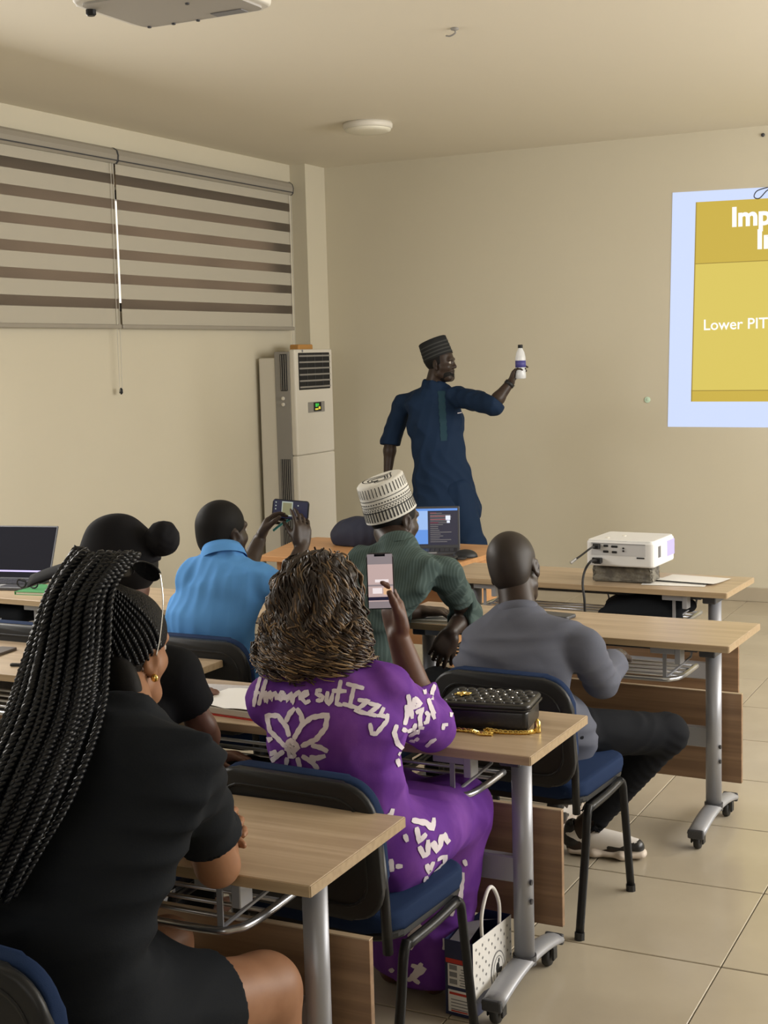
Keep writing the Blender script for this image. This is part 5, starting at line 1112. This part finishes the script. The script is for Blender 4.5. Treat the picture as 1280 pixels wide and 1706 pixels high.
LT.append(ribbon([(4.051,-6.72,0.773),(4.064,-6.72,0.779)], .0115, bv, D0, .002, 0.005))
LT.append(ribbon([(3.992,-6.72,0.847),(4.006,-6.72,0.841)], .0115, bv, D0, .002, 0.005))
LT.append(ribbon([(4.057,-6.72,0.762),(4.058,-6.72,0.756)], .0115, bv, D0, .002, 0.005))
obj('sleeve_print', join(*[g for g in LT if g[0]]), M['white_print'], ds[0], True, True, kind='stuff'); LT = []
LT.append(ribbon([(3.952,-6.6,0.589),(3.992,-6.6,0.579),(4.011,-6.6,0.563),(4.016,-6.6,0.586)], .013, bv, D0, .002, 0.006))
LT.append(ribbon([(3.964,-6.6,0.572),(3.971,-6.6,0.539),(3.991,-6.6,0.556)], .013, bv, D0, .002, 0.006))
LT.append(ribbon([(3.97,-6.6,0.527),(3.982,-6.6,0.503),(3.994,-6.6,0.508),(3.995,-6.6,0.542)], .013, bv, D0, .002, 0.006))
LT.append(ribbon([(4.007,-6.6,0.536),(4.02,-6.6,0.512),(4.032,-6.6,0.521),(4.035,-6.6,0.547)], 0.016, bv, D0, .002, 0.006))
LT.append(ribbon([(4.043,-6.6,0.548),(4.054,-6.6,0.523),(4.062,-6.6,0.528)], .013, bv, D0, .002, 0.006))
LT.append(ribbon([(3.989,-6.6,0.481),(3.997,-6.6,0.456),(4.009,-6.6,0.484)], .013, bv, D0, .002, 0.006))
LT.append(ribbon([(4.021,-6.6,0.486),(4.047,-6.6,0.485),(4.045,-6.6,0.463),(4.024,-6.6,0.449)], .013, bv, D0, .002, 0.006))
LT.append(ribbon([(4.008,-6.6,0.442),(4.024,-6.6,0.452),(4.03,-6.6,0.434),(4.008,-6.6,0.416)], .013, bv, D0, .002, 0.006))
LT.append(ribbon([(3.959,-6.6,0.398),(3.988,-6.6,0.421),(3.988,-6.6,0.447)], .013, bv, D0, .002, 0.006))
LT.append(ribbon([(4.011,-6.6,0.405),(4.032,-6.6,0.423),(3.987,-6.6,0.39),(3.959,-6.6,0.386)], .013, bv, D0, .002, 0.006))
LT.append(ribbon([(3.925,-6.6,0.343),(3.954,-6.6,0.363),(3.999,-6.6,0.388)], .013, bv, D0, .002, 0.006))
LT.append(ribbon([(3.97,-6.6,0.358),(4.007,-6.6,0.386),(4.043,-6.6,0.412)], .013, bv, D0, .002, 0.006))
LT.append(ribbon([(3.904,-6.6,0.477),(3.923,-6.6,0.478)], .013, bv, D0, .002, 0.006))
LT.append(ribbon([(3.892,-6.6,0.495),(3.894,-6.6,0.464)], .013, bv, D0, .002, 0.006))
LT.append(ribbon([(3.868,-6.6,0.582),(3.896,-6.6,0.608),(3.9,-6.6,0.62)], .013, bv, D0, .002, 0.006))
LT.append(ribbon([(3.903,-6.6,0.583),(3.924,-6.6,0.582)], .013, bv, D0, .002, 0.006))
LT.append(ribbon([(3.886,-6.6,0.562),(3.903,-6.6,0.564)], .013, bv, D0, .002, 0.006))
LT.append(ribbon([(3.931,-6.6,0.556),(3.938,-6.6,0.538)], .013, bv, D0, .002, 0.006))
LT.append(ribbon([(4.115,-6.6,0.443),(4.122,-6.6,0.425)], .013, bv, D0, .002, 0.006))
LT.append(ribbon([(4.062,-6.6,0.379),(4.079,-6.6,0.4),(4.11,-6.6,0.401),(4.1,-6.6,0.31)], .013, bv, D0, .002, 0.006))
LT.append(ribbon([(4.07,-6.6,0.369),(4.086,-6.6,0.375),(4.074,-6.6,0.279)], .013, bv, D0, .002, 0.006))
LT.append(ribbon([(3.985,-6.6,0.299),(3.951,-6.6,0.248)], .013, bv, D0, .002, 0.006))
LT.append(ribbon([(3.992,-6.6,0.285),(3.95,-6.6,0.217)], .013, bv, D0, .002, 0.006))
LT.append(ribbon([(3.979,-6.6,0.249),(3.941,-6.6,0.208)], .013, bv, D0, .002, 0.006))
LT.append(ribbon([(3.966,-6.6,0.22),(3.945,-6.6,0.174)], .013, bv, D0, .002, 0.006))
LT.append(ribbon([(3.947,-6.6,0.128),(3.988,-6.6,0.12),(3.934,-6.6,0.08)], .013, bv, D0, .002, 0.006))
LT.append(ribbon([(3.98,-6.6,0.138),(3.947,-6.6,0.093),(3.971,-6.6,0.079)], .013, bv, D0, .002, 0.006))
LT.append(ribbon([(3.88,-6.6,0.089),(3.893,-6.6,0.103)], .013, bv, D0, .002, 0.006))
obj('skirt_print', join(*[g for g in LT if g[0]]), M['white_print'], ds[0], True, True, kind='stuff')
# curly hair: a dark volume and many curled locks over it
R_, F_, U_ = B
hv = [ell(at(0, -.015, .035), (.104, .118, .100), B, 0), ell(at(.005, -.045, -.06), (.130, .095, .10), B, .05), ell(at(.01, -.050, -.135), (.128, .082, .070), B, .05), ell(at(0, .10, -.08), (.075, .09, .13), B, .03, 's')]
hvm = sdf_obj('hair', hv, .006, mat('dark_brown_hair', (.022, .013, .009), .5, bump=((160, 160, 40), .8, .005)), p, folds(.009, 45, 61))
hb_ = bvh(hvm[1]); ctr = Vector(at(0, -.02, -.02))
Vh, Fh, Ch = [], [], []
rs = random.Random(5)
def lock(pts, r, col0, col1):
    n = 4; P_, T_, N_, B_ = frames(pts); b = len(Vh); m = len(P_)
    for i, q in enumerate(P_):
        t = i/(m-1); ri = r*(.55+.45*math.sin(PI*min(1, t*1.15+.12)))
        c = [a+(b2-a)*t for a, b2 in zip(col0, col1)]
        for k in range(n): a = 2*PI*k/n; Vh.append(tuple(q+N_[i]*math.cos(a)*ri+B_[i]*math.sin(a)*ri)); Ch.append((*c, 1))
    for i in range(m-1):
        for k in range(n): Fh.append((b+i*n+k, b+i*n+(k+1) % n, b+(i+1)*n+(k+1) % n, b+(i+1)*n+k))
for s in range(1000):
    a = rs.uniform(-PI*.98, PI*.02) if rs.random() < .85 else rs.uniform(0, PI)   # around the head, mostly the back half
    top = rs.betavariate(1.2, 1.6)                      # 0 crown .. 1 low
    phi = rs.uniform(.05, 1.9) if top < .8 else rs.uniform(1.2, 2.1)
    d = Vector(R_)*(math.cos(a)*math.sin(phi))+Vector(F_)*(math.sin(a)*math.sin(phi))+Vector(U_)*math.cos(phi)
    if d.dot(Vector(F_)) > .45 and phi > .7: continue
    q = ctr+d*.02; pts = []; L = rs.uniform(.14, .30); step = .0085; n = int(L/step)
    hit = hb_.ray_cast(ctr, d, .4)
    if hit[0] is None: continue
    q = hit[0]+d*rs.uniform(.0, .008); ph0 = rs.uniform(0, 6.28); cf_ = rs.uniform(55, 105); side = Vector((-d.y, d.x, 0)).normalized() if abs(d.z) < .98 else Vector((1, 0, 0))
    if rs.random() < .5: side = -side
    for i in range(n):
        t = i/max(1, n-1); low = max(0, min(1, (ctr.z+.03-q.z)/.13)); rad = .0035+.017*low*(t**.7)
        near = hb_.find_nearest(q); nn_ = near[1]; pull = (q-near[0]).dot(nn_)
        if nn_.dot(q-ctr) < 0: nn_ = -nn_
        tang = (Vector((0, 0, -1))-nn_*Vector((0, 0, -1)).dot(nn_)); tang = tang.normalized() if tang.length > .1 else Vector((0, -1, 0))
        tw = nn_.cross(tang)
        q = q+tang*step*(1-.62*low)+tw*step*.35*math.sin(ph0*3+i*.25)-nn_*(pull-.007-.012*low)*.5
        pts.append(q+tw*rad*1.5*math.sin(ph0+cf_*i*step)+nn_*rad*math.cos(ph0+cf_*i*step))
    if len(pts) < 5: continue
    zrel = (pts[len(pts)//2].z-ctr.z)
    gold = rs.random() < (.26 if zrel > -.02 else .42)
    c0 = (.020, .011, .007); c1 = rs.choice([(.26, .165, .075), (.19, .115, .055), (.33, .22, .115), (.12, .068, .036)]) if gold else rs.choice([(.03, .016, .010), (.045, .023, .013), (.02, .012, .009)])
    if gold and rs.random() < .5: c0 = (.13, .075, .035)
    lock(pts, rs.uniform(.0020, .0042), c0, c1)
for s in range(150):                                     # loose ringlets along the lower edge
    a = rs.uniform(-PI*1.02, PI*.06); d = Vector(R_)*math.cos(a)+Vector(F_)*math.sin(a)*.9+Vector(U_)*rs.uniform(-.95, -.1); d.normalize()
    hit = hb_.ray_cast(ctr, d, .4)
    if hit[0] is None: continue
    q0 = hit[0]+d*rs.uniform(.0, .012); ax_ = (Vector((d.x, d.y, 0))*rs.uniform(-.1, .5)+Vector((-d.y, d.x, 0))*rs.uniform(-.9, .9)+Vector((0, 0, -1))).normalized(); e1 = ax_.orthogonal().normalized(); e2 = ax_.cross(e1)
    r0 = rs.uniform(.009, .019); turns = rs.uniform(1.0, 2.2); ph0 = rs.uniform(0, 6.28); Lc = rs.uniform(.03, .07)
    pts = [q0+ax_*(Lc*(i/25-.4))+(e1*math.cos(ph0+turns*6.28*i/25)+e2*math.sin(ph0+turns*6.28*i/25))*r0*(.5+.5*math.sin(PI*(.15+.8*i/25))) for i in range(26)]
    c0 = rs.choice([(.05, .028, .016), (.11, .065, .03)]); lock(pts, rs.uniform(.0018, .0032), c0, rs.choice([(.38, .25, .12), (.27, .165, .07), (.20, .12, .05), (.07, .04, .02)]))
hm = bpy.data.materials.new('highlighted_curls'); hm.use_nodes = True; nt = hm.node_tree; at_ = nt.nodes.new('ShaderNodeVertexColor'); at_.layer_name = 'lock_colour'
nt.links.new(at_.outputs[0], nt.nodes['Principled BSDF'].inputs['Base Color']); nt.nodes['Principled BSDF'].inputs['Roughness'].default_value = .38
ho = obj('curls', (Vh, Fh), hm, hvm[0], True, True, kind='stuff')
ca = ho.data.color_attributes.new('lock_colour', 'FLOAT_COLOR', 'POINT'); ca.data.foreach_set('color', np.array(Ch, np.float32).ravel())
ge = at(.082, .0, -.055); obj('earring', lathe([(.002, .008), (.006, .004), (.006, -.004), (.002, -.010)], 10, tuple(ge)), M['silver'], p, True, True)
def ph_port(t, q, mx):
    s = obj('screen', q(-.46, .46, -.48, .48, 1), M['e_pink'], t)
    obj('camera_view', q(-.46, .46, .30, .48, 2), M['e_pinkgrey'], s); obj('notch', q(-.2, .2, .44, .48, 3), M['screen_off'], s)
    obj('camera_view', q(-.2, .30, -.02, .03, 2), M['e_pale'], s); obj('camera_view', q(-.46, .46, -.09, -.06, 2), M['e_pinkgrey'], s); obj('camera_view', q(.10, .40, -.24, -.12, 2), M['e_orange'], s); obj('camera_view', q(-.3, .05, -.22, -.12, 2), M['e_pale'], s)
    obj('camera_view', q(-.46, .46, -.34, -.28, 2), M['e_navy'], s); obj('camera_view', q(-.46, .46, -.48, -.36, 2), M['e_pinkgrey'], s)
phone('phone held upright by the woman in purple, pinkish picture on its screen', (3.884, -6.6, 1.195), V3((3.886, -6.6, 1.256))-V3((3.89, -6.605, 1.137)), (.38, -.92, .1), .072, .150, ph_port)

# ---- person in black cap
p = start('seated person in black cap and black tee, mostly hidden behind the braided woman', (3.19, -6.8, 0))
J = dict(R=(1, 0, 0), F=(0, 1, 0), pel=(3.19, -6.82, .55), wai=(3.19, -6.86, .68), che=(3.18, -6.86, .83), upc=(3.18, -6.83, .95), nek=(3.165, -6.80, 1.055), sw=1.08,
         head=(3.149, -6.76, 1.216), hf=(-.93, -.22, -.16), hs=1.0, shr=(3.353, -6.8, 0.947), shl=(3.02, -6.82, .965), elr=(3.378, -6.72, 0.779), wrr=(3.332, -6.62, 0.662), ell=(2.98, -6.6, .78), wrl=(3.12, -6.45, .79),
         hipr=(3.28, -6.80, .54), hipl=(3.10, -6.80, .54), knr=(3.33, -6.40, .52), knl=(3.08, -6.38, .52), anr=(3.33, -6.38, .10), anl=(3.08, -6.36, .10))
J['handr'] = dict(d=V3((3.445, -6.6, 0.675))-V3(J['wrr']), n=(0, -.2, -1), side=-1, curl=(.35, .4, .45, .5)); J['handl'] = dict(d=(.5, .8, 0), n=(0, 0, -1), side=1)
bp_, at, B = body_prims(J); sdf_obj('body', bp_, .006, M['skin_deep'], p); eyes(p, at, B)
sdf_obj('tee_shirt', shirt_prims(J, .014, sleeve=.62, sr=(.068, .066), hem=(3.19, -6.82, .48), collar=.015), .007, M['black_tee'], p, folds(.004, 34, 71))
sdf_obj('trousers', [cap(J['hip'+a], J['kn'+a], .10, .08, .06) for a in 'rl']+[cap(J['kn'+a], J['an'+a], .08, .06, .03) for a in 'rl'], .010, M['black_pants'], p)
R_, F_, U_ = B
cc = sdf_obj('cap', [ell(at(0, -.01, .035), (.100, .118, .105), B, 0), ell(at(0, -.005, .115), (.05, .06, .035), B, .05), cut(at(0, 0, .005), -V3(U_), .3)], .005, M['cap_cloth'], p)
bm_ = []
for i in range(9):
    for j in range(9):
        s, w = i/8, -1+j/4; half = .088*math.sqrt(max(0, 1-(s*.93)**2.6)); bm_.append(at(w*half, (.070+.195*s), .045-.022*s*s-.026*w*w))
bm_ = [tuple(v) for v in bm_]; V = bm_+[tuple(V3(v)+V3(U_)*.006) for v in bm_]; F = []
for i in range(8):
    for j in range(8): a = i*9+j; F += [(a, a+1, a+10, a+9), (81+a, 81+a+9, 81+a+10, 81+a+1)]
for j in range(8): F += [(72+j, 72+j+1, 81+72+j+1, 81+72+j)]
for i in range(8): F += [(i*9, i*9+9, 81+i*9+9, 81+i*9), (i*9+8, 81+i*9+8, 81+i*9+17, i*9+17)]
obj('brim', (V, F), M['cap_cloth'], cc[0], True, True); obj('cap_button', ico(tuple(at(0, -.005, .149)), .009, 2), M['cap_cloth'], cc[0], True, True)
bc = (3.29, -6.74, 1.307); sdf_obj('hair_bun', [ell(bc, (.046, .046, .050), None, 0), ell(shift(bc, (-.03, 0, -.01)), (.03, .03, .03), None, .02)], .005, M['cap_cloth'], p, folds(.0015, 60, 8))
sdf_obj('hair', [ell(at(0, -.012, .012), (.084, .104, .094), B, 0), cut(at(0, .05, .0), V3(F_), .2), cut(at(0, 0, -.06), -V3(U_)+V3(F_)*.5, .2)], .006, M['short_hair'], p)

# ---- braided woman in the foreground
p = start('foreground woman with long black twisted braids and sunglasses, in a black dress', (3.85, -7.8, 0))
J = dict(R=(1, .14, 0), F=(-.14, 1, 0), pel=(3.84, -7.93, .57), wai=(3.845, -7.93, .72), che=(3.845, -7.86, .87), upc=(3.931, -7.79, 1.045), nek=(3.906, -7.74, 1.097), sw=1.22,
         head=(3.822, -7.63, 1.221), hf=(.10, 1, -.06), hu=(.06, -.05, 1), hs=.99, shr=(4.036, -7.74, 1.022), shl=(3.74, -7.84, 1.034), elr=(4.006, -7.6, 0.78), wrr=(3.86, -7.42, .79), ell=(3.66, -7.56, .80), wrl=(3.901, -7.46, 0.823),
         hipr=(3.94, -7.90, .55), hipl=(3.74, -7.90, .55), knr=(4.02, -7.47, 0.459), knl=(3.74, -7.42, .50), anr=(4.02, -7.42, .10), anl=(3.74, -7.38, .10), **{'as': 1.12})
J['handr'] = dict(d=(-1, .1, .0), n=(0, 0, -1), side=-1, curl=(.2, .2, .25, .3)); J['handl'] = dict(d=V3((4.022, -7.5, 0.861))-V3(J['wrl']), n=(0, -1, -.1), side=1, curl=(.35, .4, .45, .5), thumb=(.6, .2), s=.95)
bp_, at, B = body_prims(J)
h, k, n_ = V3(J['hipr']), V3(J['knr']), V3(J['anr']); bp_ += [cap(h+(k-h)*.3, k, .098, .072, .05), cap(k, k+(n_-k)*.35, .070, .064, .04)]
sdf_obj('body', bp_, .005, M['skin_brown'], p); eyes(p, at, B, .99)
sh = shirt_prims(J, .014, sleeve=.70, sr=(.068, .070), collar=.03)
dr = [cap(J['pel'], (3.84, -7.75, .57), .17, .13, .08)]
for a in 'rl':
    h, k = V3(J['hip'+a]), V3(J['kn'+a]); e = h+(k-h)*.62; dd = nrm(k-h); dr += [cap(h, e+dd*.03, .130, .112, .07), cut(e, dd, .16), cap(e-dd*.02, e+dd*.08, .104, None, .004, 's')]
ds = sdf_obj('dress', sh+dr, .0055, M['black_cloth'], p, folds(.0055, 30, 83, (.35, .5, 1.2)))
R_, F_, U_ = B
# scalp with cornrows that run up to the knot on the crown
sc_ = sdf_obj('hair', [ell(at(0, -.010, .024), (.0835, .104, .094), B, 0), ell(at(0, -.050, -.035), (.068, .052, .065), B, .03), ell(at(0, -.062, -.080), (.066, .050, .05), B, .03), ell(at(0, -.075, -.115), (.064, .046, .045), B, .03), ell(at(-.03, -.055, .085), (.065, .06, .055), B, .03), cut(at(0, .070, .03), V3(F_)*.9-V3(U_)*.25, .15), cut(at(0, -.03, -.095), -V3(U_)*.8+V3(F_)*1.0, .2),
     ell(at(.09, .035, -.055), (.05, .06, .06), B, .01, 's')], .0045, M['scalp'], p)
nb_ = V3(at(0, -.022, -.055)); sdf_obj('nape_hair', [ell(nb_*.55+V3(J['nek'])*.45-V3(F_)*.026+V3(R_)*.008, (.066, .040, .085), B, 0), ell(nb_-V3(F_)*.035, (.066, .045, .05), B, .04)], .005, M['short_hair'], p)
sb_ = bvh(sc_[1]); hc = Vector(at(0, -.01, .02)); kn = Vector(at(-.035, -.062, .112))
def twist(path, r, pitch, ph, parent, m, n=5, name='braid', step=.0042):
    P0 = [Vector(q) for q in path]; P1 = [P0[0]]
    acc = 0
    for a, b in zip(P0[:-1], P0[1:]):
        L = (b-a).length; k = max(1, round(L/step))
        for i in range(1, k+1): P1.append(a+(b-a)*(i/k))
    P_, T_, N_, B_ = frames(P1); V, F = [], []; m_ = len(P_)
    for sgn in (0, PI):
        s = 0; C_ = []
        for i in range(m_):
            if i: s += (P_[i]-P_[i-1]).length
            a = ph+sgn+2*PI*s/pitch; rr = r*.52*(1-.35*max(0, i/m_-.9)*10); C_.append(P_[i]+N_[i]*math.cos(a)*rr+B_[i]*math.sin(a)*rr)
        g = tube(C_, r*.60, n); b = len(V); V += g[0]; F += [tuple(j+b for j in q) for q in g[1]]
    return obj(name, (V, F), m, parent, True, True)
rb = random.Random(3)
for k in range(25):
    a = -PI*.5+(k-12)*.168; ph = 2.05-.25*abs(math.sin(a*.5+.3)); pts = []
    d0 = Vector(R_)*(math.cos(a)*math.sin(ph))+Vector(F_)*(math.sin(a)*math.sin(ph))+Vector(U_)*math.cos(ph); d1 = (kn-hc).normalized()
    if d0.dot(Vector(F_)) > .55: continue
    for i in range(14):
        t = i/13; d = (d0*(1-t)+d1*t+Vector(R_)*.10*math.sin(PI*t)*(1 if k > 12 else -1)).normalized(); hit = sb_.ray_cast(hc, d, .3)
        if hit[0] is not None: pts.append(hit[0]+d*.001)
    if len(pts) > 5: twist(spline(pts, 2), .0050, .0145, rb.uniform(0, 6), sc_[0], M['braid'], 4, 'cornrow', .0035)
# the long braids: gathered on the crown, falling over the back to the lower left
ctrl_l = [(3.74, -7.66, 1.419), (3.741, -7.74, 1.346), (3.748, -7.82, 1.237), (3.781, -7.92, 1.147), (3.785, -8.02, 1.039), (3.765, -8.07, 0.909), (3.734, -8.1, 0.782)]
ctrl_r = [(3.893, -7.66, 1.413), (3.894, -7.76, 1.357), (3.904, -7.8, 1.244), (3.942, -7.88, 1.152), (3.964, -8, 1.043), (3.924, -8.05, 0.946), (3.886, -8.08, 0.865)]
cl_, cr_ = [Vector(q) for q in ctrl_l], [Vector(q) for q in ctrl_r]
nb = 0
for layer, cnt, off in ((0, 19, 0.0), (1, 16, -.020), (2, 12, .018)):
    for k in range(cnt):
        u = (k+.5)/cnt+rb.uniform(-.3, .3)/cnt; pts = [kn+Vector(R_)*(.055*(u-.5)*1.6)+Vector(U_)*(-.03+.012*layer)]
        pts.append(kn+Vector(R_)*(.10*(u-.5))+Vector(U_)*(.018+.008*rb.random()-.006*layer)+Vector(F_)*-.02)
        j1, j2, j3 = rb.uniform(-.006, .006), rb.uniform(-.012, .012), rb.uniform(0, 6.28)
        m_ = len(cl_)-(1 if rb.random() < .35 else 0)
        for i in range(m_):
            t = i/(len(cl_)-1); uu = u+.06*t*math.sin(j3+3*t); q = cl_[i].lerp(cr_[i], max(-.05, min(1.05, uu)))
            bulge = .035*math.sin(PI*max(0, min(1, uu)))
            pts.append(q+Vector((j1, -bulge-off*min(1, .3+i)*.9+j2*.4*t, .0+.004*rb.uniform(-1, 1))))
        twist(spline(pts, 6), .0080+rb.uniform(-.0006, .0006), .0235+rb.uniform(-.001, .001), rb.uniform(0, 6.28), sc_[0], M['braid']); nb += 1
# one loose braid across the nape
for pts in ([tuple(at(-.05, -.085, -.02)), tuple(at(-.01, -.105, -.045)), tuple(at(.04, -.095, -.06)), tuple(at(.07, -.07, -.05))],):
    twist(spline(pts, 8), .0055, .016, 0, sc_[0], M['braid'])
# gold earring
ec = V3(at(.083, .002, -.052)); er = obj('earring', ico(tuple(ec+V3((.004, -.004, 0))), (.0085, .006, .0085), 2), M['gold'], p, True, True); obj('earring_back', ico(tuple(ec+V3((-.016, -.014, -.004))), (.007, .004, .005), 1), M['gold'], er, True, True)
# sunglasses pushed up on the head
sg = thing('sunglasses', 'black sunglasses with silver rim pushed up on the braided woman\'s head', 'sunglasses', tuple(at(0, .07, .11)))
def lens(cx, name):
    c = V3(at(cx, .020, .158)); U2 = nrm(V3(U_)*.80-V3(F_)*.50); N2 = nrm(np.cross(V3(R_), U2)); pts = [(c+V3(R_)*(.034*math.cos(t)*(1+.15*math.sin(t)))+U2*(.023*math.sin(t)-.002)) for t in np.linspace(0, 2*PI, 25)[:-1]]
    V = [tuple(q+N2*.002) for q in pts]+[tuple(q-N2*.001) for q in pts]; n = 24
    ln = obj(name, (V, [tuple(range(n)), tuple(range(2*n-1, n-1, -1))]+[(i, n+i, n+(i+1) % n, (i+1) % n) for i in range(n)]), M['lens'], sg, True)
    obj('rim', tube([tuple(q) for q in pts], .0022, 6, True), M['silver'] if cx > 9 else M['black_plastic'], ln, True, True)
lens(.036, 'lens'); lens(-.036, 'lens')
obj('bridge', tube([tuple(at(-.006, .022, .160)), tuple(at(0, .020, .164)), tuple(at(.006, .022, .160))], .0022, 6), M['silver'], sg, True, True)
for s in (1, -1): obj('temple', tube(spline([tuple(at(s*.070, .020, .160)), tuple(at(s*.084, .018, .100)), tuple(at(s*.089, .008, .030)), tuple(at(s*.088, .0, -.008))], 5), .0015, 6), M['silver'], sg, True, True)
